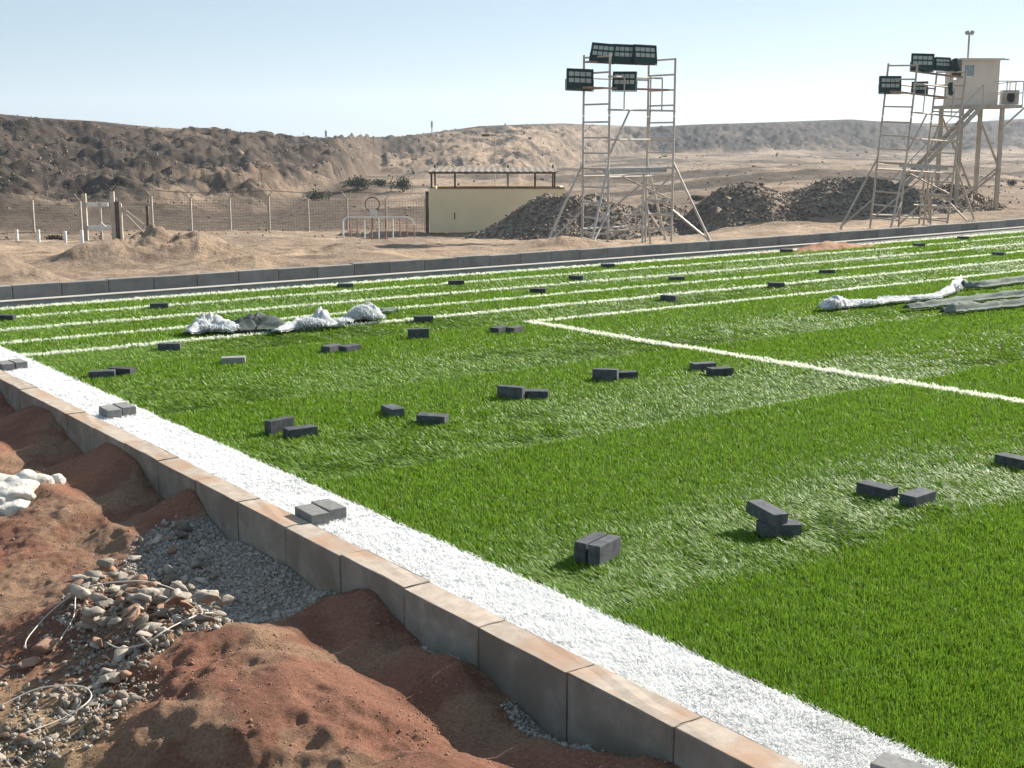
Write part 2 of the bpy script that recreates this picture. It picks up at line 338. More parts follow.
rocky = np.maximum(rocky, gul * sst(.25, .5, q)); rocky = np.maximum(rocky, midk * np.maximum(sst(.72, .85, q + .2 * n1), sst(.10, .3, n1 + .45 * n2 - .05) * sst(.05, .3, q)))
rocky = np.maximum(rocky, sst(.55, .9, slope) * sst(80, 100, rr) * .8)
# dark stony bands on the plain
bands = sst(-.05, .16, fbm(X * .02, Y * .05, 4)) * sst(75, 110, rr) * (1 - sst(0, .1, q))
rocky = np.maximum(rocky, bands * .75)
col = mixc(col, rockc, rocky)
col = mixc(col, np.broadcast_to(plat, col.shape), sst(.96, 1.02, q) * .8)
col = mixc(col, np.broadcast_to(brown, col.shape), leftk * sst(79, 82, rr) * (1 - sst(.0, .15, q)) * .85 * sst(-.5, .1, n1 + .5))
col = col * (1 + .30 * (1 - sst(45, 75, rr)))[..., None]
# fine dry brown earth on the mounds close by
near = (1 - sst(30, 46, rr)); col = mixc(col, np.array([.46, .325, .215]), near * sst(-.1, .35, n2) * .6)
col = mixc(col, np.array([.21, .15, .11]), (1 - sst(34, 50, rr)) * leftk * sst(.1, .4, fbm(X * 1.1, Y * 1.1, 4)) * .9)
desert = np_mesh('ground', np.stack([X, Y, Z], -1).reshape(-1, 3), quads=grid_faces(len(azs), len(rs))[:, ::-1], m=M['ground'], col=col.reshape(-1, 3), smooth=True)
setp(desert, 'sandy desert ground with dark rocky banks behind the pitch', kind='structure')

# loose stones lying over banks and plain
N = 26000
t_ = rng.uniform(-.46, .46, N); Yr = np.exp(rng.uniform(np.log(60), np.log(520), N)); xs = t_ * Yr
zz, qq, ro, pxx, rrr, uu, vv = ground_z(xs, Yr, True)
keep = rng.uniform(size=N) < (.10 + .9 * ro * (1 - .5 * np.exp(-((pxx - 500) / 90) ** 2))); xs, Yr, zz = xs[keep], Yr[keep], zz[keep]
o = scatter_mesh('scree', np.stack([xs, Yr, zz + .05], 1), rng.gamma(1.8, .00042, len(xs)) * Yr + .03, RT1, mat('scree_rock', (.11, .088, .07), (.26, .2, .15), .5, .95))
setp(o, 'loose dark stones strewn over the rocky banks', kind='stuff')

# distant blue hill on the far right
mb = MB(); pts = []
xs = np.linspace(880, 2300, 40); yy = 2500
h_ = 66 * np.exp(-((xs - 1120) / 260) ** 2) + 10 * np.array([math.sin(i * 1.3) + math.sin(i * .5) for i in range(40)])
vv_ = np.concatenate([np.stack([xs, np.full(40, yy - 300.), np.full(40, -16.)], 1), np.stack([xs, np.full(40, yy), h_ - 6], 1), np.stack([xs, np.full(40, yy + 500.), np.full(40, -16.)], 1)])
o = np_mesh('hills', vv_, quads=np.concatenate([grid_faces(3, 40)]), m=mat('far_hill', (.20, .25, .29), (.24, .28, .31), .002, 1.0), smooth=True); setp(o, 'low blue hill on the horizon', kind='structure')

hz_o = MB().box((0, 0, 52), (9400, 9400, 176)).build('haze', bpy.data.materials.new('haze_air')); hm = hz_o.data.materials[0]; hm.use_nodes = True
hn = hm.node_tree.nodes; hn.remove(hn['Principled BSDF']); pv = hn.new('ShaderNodeVolumePrincipled'); pv.inputs['Color'].default_value = (.80, .90, 1.0, 1); pv.inputs['Density'].default_value = 0.00026; pv.inputs['Anisotropy'].default_value = .3
hm.node_tree.links.new(pv.outputs[0], hn['Material Output'].inputs['Volume']); setp(hz_o, 'thin pale dust haze over the desert', kind='stuff')

# ------------------------------------------------------------------ turf
def rect_uv(name, u0, u1, v0, v1, z, m, n=2):
    us = np.linspace(u0, u1, n); a, b = np.meshgrid(us, [v0, v1], indexing='ij'); b = b + (bend(a) if v1 > 9 else 0) * (b == v1)
    x, y = P(a, b); return np_mesh(name, np.stack([x, y, np.full_like(x, z)], -1).reshape(-1, 3), quads=grid_faces(n, 2), m=m)
setp(rect_uv('turf_base', 2.90, 70, -40, 13.50, -.034, M['turfbase'], 120), kind='structure')
setp(rect_uv('white_turf_base', 2.556, 2.896, -3, 13.50, -.026, M['wbase'], 2), kind='structure')
def flatness(x, y):
    """how far the pile is pressed flat: rolls of turf laid along U, each flattened from its near edge on"""
    u, v = UV(x, y); ph = (v + .03 * fbm(u * .8, v * .8, 2) - 3.60) / 1.985; k = np.floor(ph); p = ph - k
    amp = np.clip(.85 + .25 * perlin(u * .35 + 7 * k, k * 3.1), .3, 1.0) * np.where(v < 3.2, .1, 1.0)
    p = np.where(k == -1, p - 1, p); p = np.where((k == 0) | (p < 0), p + .20, p); k = np.where(p < 0, k, np.maximum(k, 0)); soft = np.where(k == 0, .16, .035)
    f = amp * sst(0, 1, p / soft) * (1 - sst(.30, .78, p + .10 * perlin(u * .5, k * 5.0)))
    f = f * np.clip(1 - sst(8.2, 11, u) * .6, 0, 1) if False else f
    return np.clip(f * (1 + .55 * fbm(x * 1.7, y * 2.6, 4)) + .10 * np.clip(fbm(x * 2.2, y * 3.0, 4), -1, 1), 0, 1)
def blades(name, x, y, h, wd, lean, lang, color, z0, m):
    n = len(x); ori = lang + np.pi / 2 + rng.normal(size=n) * (.3 + 1.5 * np.clip(1.1 - lean, 0, 1)); wx, wy = np.cos(ori) * wd / 2, np.sin(ori) * wd / 2
    lx, ly = np.cos(lang) * lean, np.sin(lang) * lean; vz = np.sqrt(np.maximum(.05, 1 - lean ** 2))
    def lv(t, s): # t along blade, bends more towards the tip
        return x + lx * h * t * (0.45 + .75 * t) + wx * s, y + ly * h * t * (.45 + .75 * t) + wy * s, z0 + h * vz * t * (1.12 - .12 * t)
    pts = [lv(0, -1), lv(0, 1), lv(.55, -.85), lv(.55, .85), lv(1, 0)]
    v = np.stack([np.stack(p, -1) for p in pts], 1).reshape(-1, 3); b = np.arange(n) * 5
    qd = np.stack([b, b + 1, b + 3, b + 2], 1); tr = np.stack([b + 2, b + 3, b + 4], 1)
    return np_mesh(name, v, quads=qd, tris=tr, m=m, col=np.repeat(color, 5, 0))
def sample(n, y0, y1, a, tw=.47):
    k = 1 - a + 1  # pdf of Y ~ Y^(1-a)
    s = rng.uniform(size=n); Yq = (y0 ** k + s * (y1 ** k - y0 ** k)) ** (1 / k); return rng.uniform(-tw, tw, n) * Yq, Yq
LINEV = [(9.52, 9.595, 7.19, 60), (10.355, 10.425, 2.9, 60), (11.085, 11.155, 2.9, 60), (11.885, 11.95, 2.9, 60), (12.685, 12.75, 2.9, 60), (13.34, 13.48, 2.9, 60)]
def on_line(u, v):
    vb = v - bend(u) + .012 * fbm(u * 2.1, u * 0 + 3.3, 2); r = np.zeros(len(u), bool)
    for a, b, c, d in LINEV:
        wig = .018 * perlin(u * 1.1, u * 0 + a); r |= (vb + wig > a) & (vb + wig < b) & (u > c)
    ub = 7.19 + .065 * (9.6 - v) + .012 * perlin(v * 1.5, v * 0); r |= (u > ub) & (u < ub + .10) & (v < 9.58) & (v > -5)
    return r
x, y = sample(1450000, 2.7, 31, 1.75); u, v = UV(x, y)
edge = 2.902 + .010 * fbm(v * 2.2, v * 0, 3)
k = (u > edge) & (v - bend(u) < 13.5); x, y, u, v = x[k], y[k], u[k], v[k]
ol = on_line(u, v)
F = flatness(x, y)
def pile(x, y, F, base, var, z0, hh, hue=1.0):
    n = len(x); d = np.hypot(x, y)
    wd = np.maximum(.0023, d * .00070) * rng.uniform(.8, 1.3, n)
    tuft = fbm(x * 9, y * 9, 2)
    h = hh * rng.uniform(.68, 1.15, n) * (1 + .30 * tuft)
    lean = np.clip(.33 + .62 * F + rng.normal(0, .22, n) * (1 - .6 * F), .02, .97)
    lang = R(200) + 1.3 * fbm(x * .4, y * .4, 2) * 2 + rng.normal(0, 1.0, n) * (1.4 - .95 * F) + 2.0 * perlin(x * 6, y * 6)
    c = base[None] * (1 + var * rng.normal(size=(n, 1))) * (1 + hue * np.array([.12, .0, .1]) * rng.normal(size=(n, 1)))
    return h, wd, lean, lang, np.clip(c, .004, .9)
g = ~ol; h, wd, ln, la, cc = pile(x[g], y[g], F[g], np.array([.165, .285, .022]), .24, -.034, .031)
straw = rng.uniform(size=g.sum()) < .004; cc[straw] = np.array([.32, .38, .12])
setp(blades('artificial_grass', x[g], y[g], h, wd, ln, la, cc, -.034, M['blade']), 'green artificial grass pile of the pitch', kind='stuff')
h, wd, ln, la, cc = pile(x[ol], y[ol], F[ol] * .3, np.array([.84, .86, .74]), .02, -.036, .037, .0)
# extra white blades so that the lines close up
xl, yl, hl, cl = [x[ol]], [y[ol]], [h], [cc]
for rep in range(2): xl.append(x[ol] + rng.normal(0, .004, ol.sum())); yl.append(y[ol] + rng.normal(0, .004, ol.sum())); hl.append(h * rng.uniform(.9, 1.1, len(h))); cl.append(cc)
xl, yl, hl, cl = map(np.concatenate, (xl, yl, hl, cl))
setp(blades('white_turf_line', xl, yl, hl, np.tile(wd, 3) * 1.1, np.tile(ln, 3), np.tile(la, 3), cl, -.038, M['wblade']), 'white lines of turf set into the green pitch', kind='stuff')
x, y = sample(620000, 2.4, 16, 1.75); u, v = UV(x, y); edge = 2.902 + .010 * fbm(v * 2.2, v * 0, 3); k = (u > 2.556) & (u < edge) & (v < 13.4); x, y = x[k], y[k]
x = np.concatenate([x, x + rng.normal(0, .012, len(x)), x + rng.normal(0, .012, len(x))]); y = np.concatenate([y, y + rng.normal(0, .012, len(y)), y + rng.normal(0, .012, len(y))])
u, v = UV(x, y); k = u > 2.556; x, y = x[k], y[k]
h, wd, ln, la, cc = pile(x, y, .6 + .4 * np.clip(fbm(x * 3, y * 3, 3) + .3, 0, 1), np.array([.84, .84, .83]), .01, -.026, .022, .0)
setp(blades('white_turf_strip', x, y, h, wd * 1.1, ln, la, np.clip(cc, 0, .90), -.026, M['wblade']), 'broad white turf strip along the near kerb', kind='stuff')

# ------------------------------------------------------------------ dirt beside the near kerb
def gs(u, v, u0, v0, su, sv, ang=0.0, p=2.0):
    c, s = math.cos(ang), math.sin(ang); a = ((u - u0) * c + (v - v0) * s) / su; b = (-(u - u0) * s + (v - v0) * c) / sv
    return np.exp(-(np.sqrt(a * a + b * b + 1e-9)) ** p)
def ridge(u, v, pts, w, p=1.3):
    """height along a crest polyline: pts = (u, v, h)"""
    best = np.zeros_like(u)
    for (a, b) in zip(pts[:-1], pts[1:]):
        d = np.array([b[0] - a[0], b[1] - a[1]]); L = d @ d; t = np.clip(((u - a[0]) * d[0] + (v - a[1]) * d[1]) / L, 0, 1)
        dist = np.hypot(u - a[0] - t * d[0], v - a[1] - t * d[1]); h = a[2] + t * (b[2] - a[2])
        best = np.maximum(best, h * np.exp(-(dist / w) ** p))
    return best
def dirt_z(x, y, full=False):
    u, v = UV(x, y); s = 2.435 - u
    wu = u + .05 * fbm(u * 3, v * 3, 3); wv = v + .07 * fbm(u * 3 + 9, v * 3, 3)
    z = -.275 + .035 * fbm(x * 1.4, y * 1.4, 4) + .055 * np.exp(-np.maximum(s, 0) / .4)
    m = np.zeros_like(u)
    m = np.maximum(m, ridge(wu, wv, [(2.44, 7.05, .25), (2.2, 6.75, .20), (1.9, 6.35, .09)], .26))
    m = np.maximum(m, ridge(wu, wv, [(2.40, 6.0, .13), (2.15, 5.95, .08)], .20))
    m = np.maximum(m, ridge(wu, wv, [(2.40, 8.35, .25), (2.0, 8.0, .18), (1.6, 7.6, .08)], .30))
    m = np.maximum(m, ridge(wu, wv, [(2.44, 9.6, .23), (2.1, 9.4, .2), (1.5, 9.0, .1)], .34))
    m = np.maximum(m, ridge(wu, wv, [(2.44, 11.2, .24), (2.0, 11.0, .15)], .5))
    m = np.maximum(m, ridge(wu, wv, [(2.40, 4.25, .13), (2.12, 4.18, .16), (1.86, 4.20, .15), (1.6, 4.12, .09)], .26))
    m = np.maximum(m, ridge(wu, wv, [(2.2, 3.55, .17), (2.0, 3.45, .21), (1.75, 3.45, .15), (1.5, 3.5, .1)], .20))
    m = np.maximum(m, .15 * gs(u, v, 1.75, 3.65, .42, .5, .2, 3))
    m = np.maximum(m, ridge(wu, wv, [(2.2, 2.6, .2), (1.8, 2.8, .2), (1.4, 3.0, .08)], .24))
    m = np.maximum(m, .11 * gs(u, v, 1.2, 3.1, .5, .4, 0, 2))
    z = z + m
    zone = gs(u, v, 1.75, 3.45, .75, 1.0, 0, 3); wx_, wy_ = x + .12 * fbm(x * 2, y * 2, 3), y + .12 * fbm(x * 2 + 5, y * 2, 3)
    z = z + zone * (.075 * ridged(wx_ * 1.9 + 2.2, wy_ * 1.9 + .4, 2) - .02) + .03 * (1 - zone) * ridged(wx_ * 1.6, wy_ * 1.6, 2) * sst(3.2, 5, v) * (1 - gs(u, v, 1.7, 4.8, .6, .8, 0, 3))
    hole = gs(u, v, 2.30, 5.15, .42, .75, 0, 3)
    z = z - .06 * hole + .10 * gs(u, v, 2.44, 5.2, .22, .75, 0, 2) * hole
    # gravel pocket at the kerb foot
    pock = gs(u, v, 2.44, 3.05, .12, .24, 0, 2); z = z - .05 * pock
    pock2 = gs(u, v, 2.44, 3.72, .10, .16, 0, 2); z = z - .04 * pock2
    # rock pile core
    z = z + .13 * gs(u, v, 1.66, 4.78, .28, .5, .1, 2.5)
    # dents and footprints in the sand
    red = np.clip(m / .12, 0, 1)
    rd = ridged(x * 4.2, y * 4.2, 2) ; z = z + red * .020 * rd + .020 * fbm(x * 6, y * 6, 4) + (.35 + .65 * red) * .045 * fbm(x * 2.6 + 7, y * 2.6, 4) + .5 * red * .03 * ridged(x * 2.1, y * 2.1, 3)
    for (fu, fv, fr, fd) in DENTS:
        fd = fd * .35; d = np.hypot((u - fu) + .05 * fbm(x * 7, y * 7, 2), (v - fv) * .8 + .05 * fbm(x * 7 + 3, y * 7, 2)) / fr; z = z - fd * np.exp(-d ** 3) + .35 * fd * np.exp(-((d - 1.25) / .3) ** 2)
    z = z + .007 * fbm(x * 20, y * 20, 4) + zone * .030 * ridged(wx_ * 3.8, wy_ * 3.8, 2)
    lim = -.035 - .5 * np.clip(s, 0, .28) + .5 * np.clip(s - .34, 0, .2) + .012 * fbm(x * 3, y * 3, 3); z = lim - .5 * (np.sqrt((lim - z) ** 2 + .0012) - (z - lim) * -1) if False else np.where(z > lim - .04, lim - .04 * np.exp(-(z - lim + .04) / .04), z)
    if full: return z, u, v, s, m, hole, np.maximum(pock, pock2)
    return z
DENTS = [(1.62, 3.42, .075, .035), (1.72, 3.86, .085, .045), (1.95, 3.82, .07, .03), (1.50, 3.78, .07, .035), (1.42, 3.45, .09, .04), (1.9, 3.2, .08, .03), (1.6, 3.1, .08, .03), (2.12, 3.72, .07, .025), (1.2, 3.6, .09, .03), (1.35, 3.15, .08, .03),
         (1.1, 5.6, .12, .04), (.9, 5.1, .1, .04), (1.4, 5.8, .1, .03), (1.3, 6.3, .12, .03), (1.7, 6.0, .1, .03), (.9, 6.2, .12, .03), (1.1, 4.9, .09, .03), (.95, 4.2, .1, .03)]
us = np.linspace(-1.5, 2.434, 400); vs2 = np.concatenate([np.linspace(0.2, 2.4, 60)[:-1], np.linspace(2.4, 7.5, 560), np.linspace(7.5, 13.2, 240)[1:]])
UU, VV = np.meshgrid(us, vs2, indexing='ij'); X, Y = P(UU, VV)
Z, u, v, s, m_, hole, pock = dirt_z(X, Y, True)
red = np.array([.25, .120, .078]); redd = np.array([.185, .086, .056]); tn = np.array([.265, .165, .105]); gry = np.array([.27, .25, .225]); ylw = np.array([.31, .215, .125])
nn = fbm(X * 1.6, Y * 1.6, 4)
c = mixc(tn, red, sst(-.25, .25, nn + m_ * 3 - .15)); c = mixc(c, np.broadcast_to(redd, c.shape), sst(.05, .35, fbm(X * 3.1, Y * 3.1, 4)) * .8)
c = mixc(c, ylw, sst(.5, 1.0, gs(u, v, 1.0, 4.1, .5, .8, 0, 2) + .3 * nn)); 
gk = np.clip(sst(.25, .55, hole * sst(-.02, .1, .12 - m_) + .12 * nn) + sst(.3, .5, pock), 0, 1)
c = mixc(c, np.broadcast_to(gry, c.shape), gk)
bord = np.minimum(np.minimum(sst(-1.5, -1.1, u), sst(.2, .6, v)), 1 - sst(12.7, 13.2, v)); Z = Z - .35 * (1 - bord)
dirt = np_mesh('earth', np.stack([X, Y, Z], -1).reshape(-1, 3), quads=grid_faces(len(us), len(vs2)), m=M['dirt'], col=c.reshape(-1, 3), smooth=True)
setp(dirt, 'red sandy earth heaped outside the kerb', kind='structure')
# crushed stone at the kerb foot, and crumbs of earth
def scat(n, u0, u1, v0, v1):
    u = rng.uniform(u0, u1, n); v = rng.uniform(v0, v1, n); x, y = P(u, v); return x, y, *dirt_z(x, y, True)
x, y, z, u, v, s, m_, hole, pock = scat(26000, 1.75, 2.43, 2.5, 6.3)
k = rng.uniform(size=len(x)) < (sst(.3, .6, hole * sst(-.02, .1, .12 - m_) + .12 * fbm(x * 1.6, y * 1.6, 4)) + sst(.25, .5, pock)); x, y, z = x[k], y[k], z[k]
setp(scatter_mesh('gravel', np.stack([x, y, z + .002], 1), rng.gamma(3, .0022, len(x)) + .0025, RT1, M['gravel']), 'pale crushed stone spilled along the foot of the kerb', kind='stuff')
x, y, z, u, v, s, m_, hole, pock = scat(60000, .2, 2.43, 2.3, 8.5)
sz = rng.gamma(1.5, .0011, len(x)) + .0010; k = (rng.uniform(size=len(x)) < .25 + .75 * sst(0, .4, fbm(x * 2, y * 2, 3))) & (gk.mean() < 2)
setp(scatter_mesh('earth_clods', np.stack([x, y, z], 1)[k], sz[k], [OCT], M['crumb']), 'small red crumbs of earth over the sand', kind='stuff')

# rubble stones beside the sand: each its own object
G_R = 'angular rubble stones piled in the dirt by the kerb'
rmesh = []
for i, (tv, tf) in enumerate(RT):
    for mk in ('rock', 'rockb', 'rockw'):
        me_o = np_mesh('rubble_stone', tv, tris=tf, m=M[mk]); rmesh.append((me_o.data, mk)); bpy.data.objects.remove(me_o)
by = {mk: [d for d, q_ in rmesh if q_ == mk] for mk in ('rock', 'rockb', 'rockw')}
placed = []
def stone(x, y, size, mk, label, sq=(1, 1, 1), lift=None, rot=None):
    me = random.choice(by[mk]); o = bpy.data.objects.new('rubble_stone', me); C.objects.link(o)
    z = float(dirt_z(np.array([x]), np.array([y]))[0])
    zz = z + size * .3
    for (a, b, c_, s_) in placed:
        d = math.hypot(a - x, b - y)
        if d < (s_ + size) * .72: zz = max(zz, min(c_ + (s_ + size) * .36 * (1 - d / ((s_ + size) * .9)), z + .11))
    o.location = (x, y, zz if lift is None else z + lift); o.scale = (size * sq[0], size * sq[1], size * sq[2])
    o.rotation_euler = rot or (random.uniform(-.5, .5), random.uniform(-.5, .5), random.uniform(0, 6.28))
    placed.append((x, y, zz, size)); setp(o, label, 'stone', G_R); return o
spec = [(48, 655, .085, 'rockb', (1.35, .9, .45), 'flat reddish brown slab at the left edge of the rubble pile'),
        (30, 668, .05, 'rockb', (1.2, 1, .6), 'small red stone left of the flat reddish slab'),
        (133, 583, .055, 'rockw', (.8, .9, 1.2), 'upright pinkish stone at the top of the rubble pile'),
        (152, 662, .06, 'rockw', (1.1, .9, .8), 'large pale boulder low in the rubble pile'),
        (96, 648, .055, 'rock', (1.5, .7, .8), 'long grey stone near the middle left of the rubble pile'),
        (118, 693, .05, 'rock', (1.3, .8, .8), 'grey stone at the lower end of the rubble pile'),
        (98, 577, .045, 'rockb', (1.1, 1, .9), 'rounded reddish stone on the upper rim of the pile'),
        (80, 583, .045, 'rockw', (1, .9, .9), 'pale stone on the upper left rim of the pile')]
for (a, b, s_, mk, sq, lb) in spec:
    p = at(a, b, -.24); stone(p[0], p[1], s_, mk, lb, sq, rot=(.1, .1, random.uniform(0, 3)))
PILE = [(130, 625, 62, 55, 150), (205, 640, 30, 26, 22), (180, 560, 45, 22, 34), (110, 700, 45, 20, 26), (70, 715, 50, 22, 18), (25, 745, 30, 18, 20)]
for (cx, cy, rx, ry, n) in PILE:
    for i in range(n):
        a, rd_ = random.uniform(0, 6.28), math.sqrt(random.random()); qx, qy = cx + rx * rd_ * math.cos(a), cy + ry * rd_ * math.sin(a)
        p = at(qx, qy, -.24); u_1, v_1 = UV(*p)
        if u_1 > 2.36: continue
        big = 1.0 if cy < 680 else .6
        stone(p[0], p[1], big * random.choice([.018, .022, .027, .033, .040, .048]) * random.uniform(.9, 1.2), random.choices(['rock', 'rockb', 'rockw'], [6, 1.3, 1.6])[0],
              'angular grey or brown rubble stone piled in the dirt by the kerb', (random.uniform(1, 1.3), random.uniform(.75, 1), random.uniform(.65, 1)))
# small chippings between the stones
pts = []
for (cx, cy, rx, ry, n) in PILE + [(60, 690, 60, 60, 40)]:
    for i in range(n * 9):
        a, rd_ = random.uniform(0, 6.28), math.sqrt(random.random()) * 1.15; p = at(cx + rx * rd_ * math.cos(a), cy + ry * rd_ * math.sin(a), -.24); pts.append(p)
pts = np.array(pts); pts = pts[UV(pts[:, 0], pts[:, 1])[0] < 2.4]
z = dirt_z(pts[:, 0], pts[:, 1])
setp(scatter_mesh('stone_chippings', np.column_stack([pts, z + .004]), rng.gamma(2.2, .003, len(pts)) + .003, RT1, M['rock']), 'small stone chippings between the rubble stones', kind='stuff')

# pale wire lying in a loop over the stones
def smooth_path(pts, n=8):
    out = []; pts = [np.array(p, float) for p in pts]
    for i in range(len(pts) - 1):
        p0, p1, p2, p3 = pts[max(i - 1, 0)], pts[i], pts[i + 1], pts[min(i + 2, len(pts) - 1)]
        for k in range(n):
            t = k / n; out.append(.5 * ((2 * p1) + (-p0 + p2) * t + (2 * p0 - 5 * p1 + 4 * p2 - p3) * t * t + (-p0 + 3 * p1 - 3 * p2 + p3) * t ** 3))
    out.append(pts[-1]); return out
def wire(pix, label, name='loose_wire'):
    w_ = []
    for (a, b, l) in pix:
        p = at(a, b, -.16 + l); w_.append((p[0], p[1], max(-.16 + l, float(dirt_z(np.array([p[0]]), np.array([p[1]]))[0]) + .035)))
    o = MB().path(smooth_path(w_), .0023, 6).build(name, M['cable'], smooth=True); setp(o, label, 'wire')
wire([(72, 600, .02), (50, 620, -.04), (28, 640, -.06), (26, 652, -.08)], 'short pale wire bent over the left rim of the rubble pile')
wire([(60, 645, -.03), (74, 620, .01), (78, 600, .02), (100, 588, .05), (140, 581, .07), (165, 586, .04), (195, 599, -.02), (213, 612, -.04), (214, 627, -.05), (200, 638, -.04), (170, 650, .0), (145, 652, .02), (120, 648, .03), (106, 642, .03)], 'pale wire looped over the top of the rubble pile')
wire([(0, 710, -.08), (40, 700, -.08), (80, 699, -.07), (92, 705, -.07), (85, 718, -.07), (62, 728, -.08), (25, 740, -.08)], 'pale wire curling through the chippings below the pile')

# white plastic bag
def crumple(name, pts, m, parent=None, res=3, amp=.35, seed=0, fz=1.0):
    bm = bmesh.new(); n = 0
    for (x, y, z, rx, ry, rz) in pts:
        r_ = bmesh.ops.create_icosphere(bm, subdivisions=res, radius=1)
        for q_ in r_['verts']:
            c_ = q_.co.copy(); k = 1 + amp * (perlin(c_.x * 1.3 + seed + n, c_.y * 1.3 + c_.z * 1.3) + .5 * ridged(np.array(c_.x * 1.1 + c_.z * fz + seed), np.array(c_.y * 1.5 - c_.z + n), 2) * .6)
            q_.co = Vector((x + c_.x * rx * k, y + c_.y * ry * k, z + c_.z * rz * k))
        n += 3.7
    me = bpy.data.meshes.new(name); bm.to_mesh(me); bm.free(); me.materials.append(m)
    for p in me.polygons: p.use_smooth = True
    o = bpy.data.objects.new(name, me); C.objects.link(o)
    if parent: o.parent = parent
    return o
def zb(px_, py_, z=-.24): p = at(px_, py_, z); return p[0], p[1]
b0 = empty('plastic_bag', (*zb(18, 500), -.26)); setp(b0, 'crumpled white plastic bag lying on the red dirt left of the kerb', 'plastic bag')
ctr = Vector(b0.location)
def rel(px_, py_, z): x_, y_ = zb(px_, py_, z); return (x_ - ctr.x, y_ - ctr.y, z - ctr.z)
crumple('bag_body', [(*rel(-8, 494, -.17), .15, .13, .095), (*rel(12, 497, -.17), .13, .13, .09), (*rel(28, 488, -.16), .11, .09, .085), (*rel(4, 508, -.20), .12, .09, .065)], M['plastic'], b0, 4, .45, 2)
crumple('bag_neck', [(*rel(42, 490, -.17), .09, .05, .04), (*rel(57, 481, -.16), .042, .036, .038)], M['plastic'], b0, 3, .3, 5)

# ------------------------------------------------------------------ kerbs
rzU = math.atan2(U[1], U[0])
KP = .4865
protos = []
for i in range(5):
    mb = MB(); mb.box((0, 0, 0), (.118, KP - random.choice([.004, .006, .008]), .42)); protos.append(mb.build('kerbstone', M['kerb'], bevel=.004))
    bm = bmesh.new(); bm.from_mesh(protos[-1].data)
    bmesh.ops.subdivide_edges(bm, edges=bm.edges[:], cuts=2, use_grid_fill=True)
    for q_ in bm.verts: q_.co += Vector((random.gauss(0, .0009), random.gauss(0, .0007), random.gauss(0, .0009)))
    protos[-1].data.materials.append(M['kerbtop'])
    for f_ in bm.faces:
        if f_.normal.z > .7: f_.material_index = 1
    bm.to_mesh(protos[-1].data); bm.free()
j0 = 3.023 - 3 * KP
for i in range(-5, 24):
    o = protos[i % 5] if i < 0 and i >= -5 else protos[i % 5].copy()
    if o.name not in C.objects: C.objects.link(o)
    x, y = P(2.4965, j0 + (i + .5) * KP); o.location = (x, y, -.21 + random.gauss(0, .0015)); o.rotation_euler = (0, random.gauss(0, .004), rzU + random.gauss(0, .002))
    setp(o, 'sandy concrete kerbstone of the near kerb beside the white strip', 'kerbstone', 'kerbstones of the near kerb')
pf = []
for i in range(4):
    mb = MB(); mb.box((0, 0, 0), (.494, .12, .40)); pf.append(mb.build('kerbstone', M['kerb_far'], bevel=.006))
for i in range(72):
    o = pf[i] if i < 4 else pf[i % 4].copy()
    if o.name not in C.objects: C.objects.link(o)
    uc = 2.30 + (i + .5) * .5; vc = 13.87 + float(bend(uc)); x, y = P(uc, vc); sl = .007 * max(0, uc - 11)
    o.location = (x, y, -.04 + random.gauss(0, .003)); o.rotation_euler = (0, 0, rzU + math.atan(sl) + random.gauss(0, .003))
    setp(o, 'grey concrete kerbstone standing along the far edge of the pitch', 'kerbstone', 'kerbstones of the far kerb')
# low edging in front of it, and the shaded gutter
us = np.linspace(2.56, 40, 160)
def strip3(name, v0, v1, z0, z1, m):
    prof = [(v0, z0), (v0, z1), (v1, z1), (v1, z0)]; vs_ = []
    for (pv, pz) in prof:
        x, y = P(us, pv + bend(us)); vs_.append(np.stack([x, y, np.full_like(x, pz)], 1))
    return np_mesh(name, np.concatenate(vs_), quads=grid_faces(4, len(us)), m=m)
setp(strip3('edging_sunlit_top', 13.510, 13.625, .036, .043, M['lip']), 'top of the low concrete edging, painted paler as sunlit', kind='structure')  # sunlit top of the edging, painted as a separate paler strip
setp(strip3('kerb_edging', 13.515, 13.62, -.2, .034, M['kerb_far']), 'low concrete edging in front of the far kerb', kind='structure')  # darker tone paints in the shade on the edging's front face
setp(strip3('gutter', 13.62, 13.80, -.2, -.06, M['kerb_far']), kind='structure')

# ------------------------------------------------------------------ paving blocks
BL, BW, BH = .178, .086, .054
bm_mesh = {}
for k_, m_k in (('d', 'pave_d'), ('g', 'pave_g')):
    for mode, dim in (('flat', (BL, BW, BH)), ('edge', (BL, BH, BW))):
        o = MB().box((0, 0, 0), dim).build('paving_block', M[m_k], bevel=.0035); bm_mesh[k_, mode] = o.data; bpy.data.objects.remove(o)
def block(px_, py_, mode, rot, kind, label, z=0.0, tilt=(0, 0), off=(0, 0), group='paving blocks laid on the turf'):
    h = BH if mode == 'flat' else BW; x, y = at(px_, py_, 0)
    # py_ is the foot of the block nearest the viewer
    x, y = x + off[0], y + off[1] + .05
    o = bpy.data.objects.new('paving_block', bm_mesh[kind, mode]); C.objects.link(o)
    o.location = (x, y, -.030 + h / 2 + z); o.rotation_euler = (R(tilt[0]) + random.gauss(0, .01), R(tilt[1]) + random.gauss(0, .01), R(rot)); setp(o, label, 'paving block', group); return o
VR = math.degrees(math.atan2(V[1], V[0]))
def pairV(u, v, l1, l2):
    for k_, lb in ((0, l1), (1, l2)):
        x, y = P(u + k_ * .100, v + k_ * .03); o = bpy.data.objects.new('paving_block', bm_mesh['g', 'flat']); C.objects.link(o)
        o.location = (x, y, .005); o.rotation_euler = (0, 0, R(VR + random.uniform(-3, 3))); setp(o, lb, 'paving block', 'paving blocks laid on the turf')
a = UV(*at(308, 517)); pairV(a[0] + .02, a[1] - .0, 'grey paving block nearer the kerb in the middle pair on the white strip', 'grey paving block nearer the grass in the middle pair on the white strip')
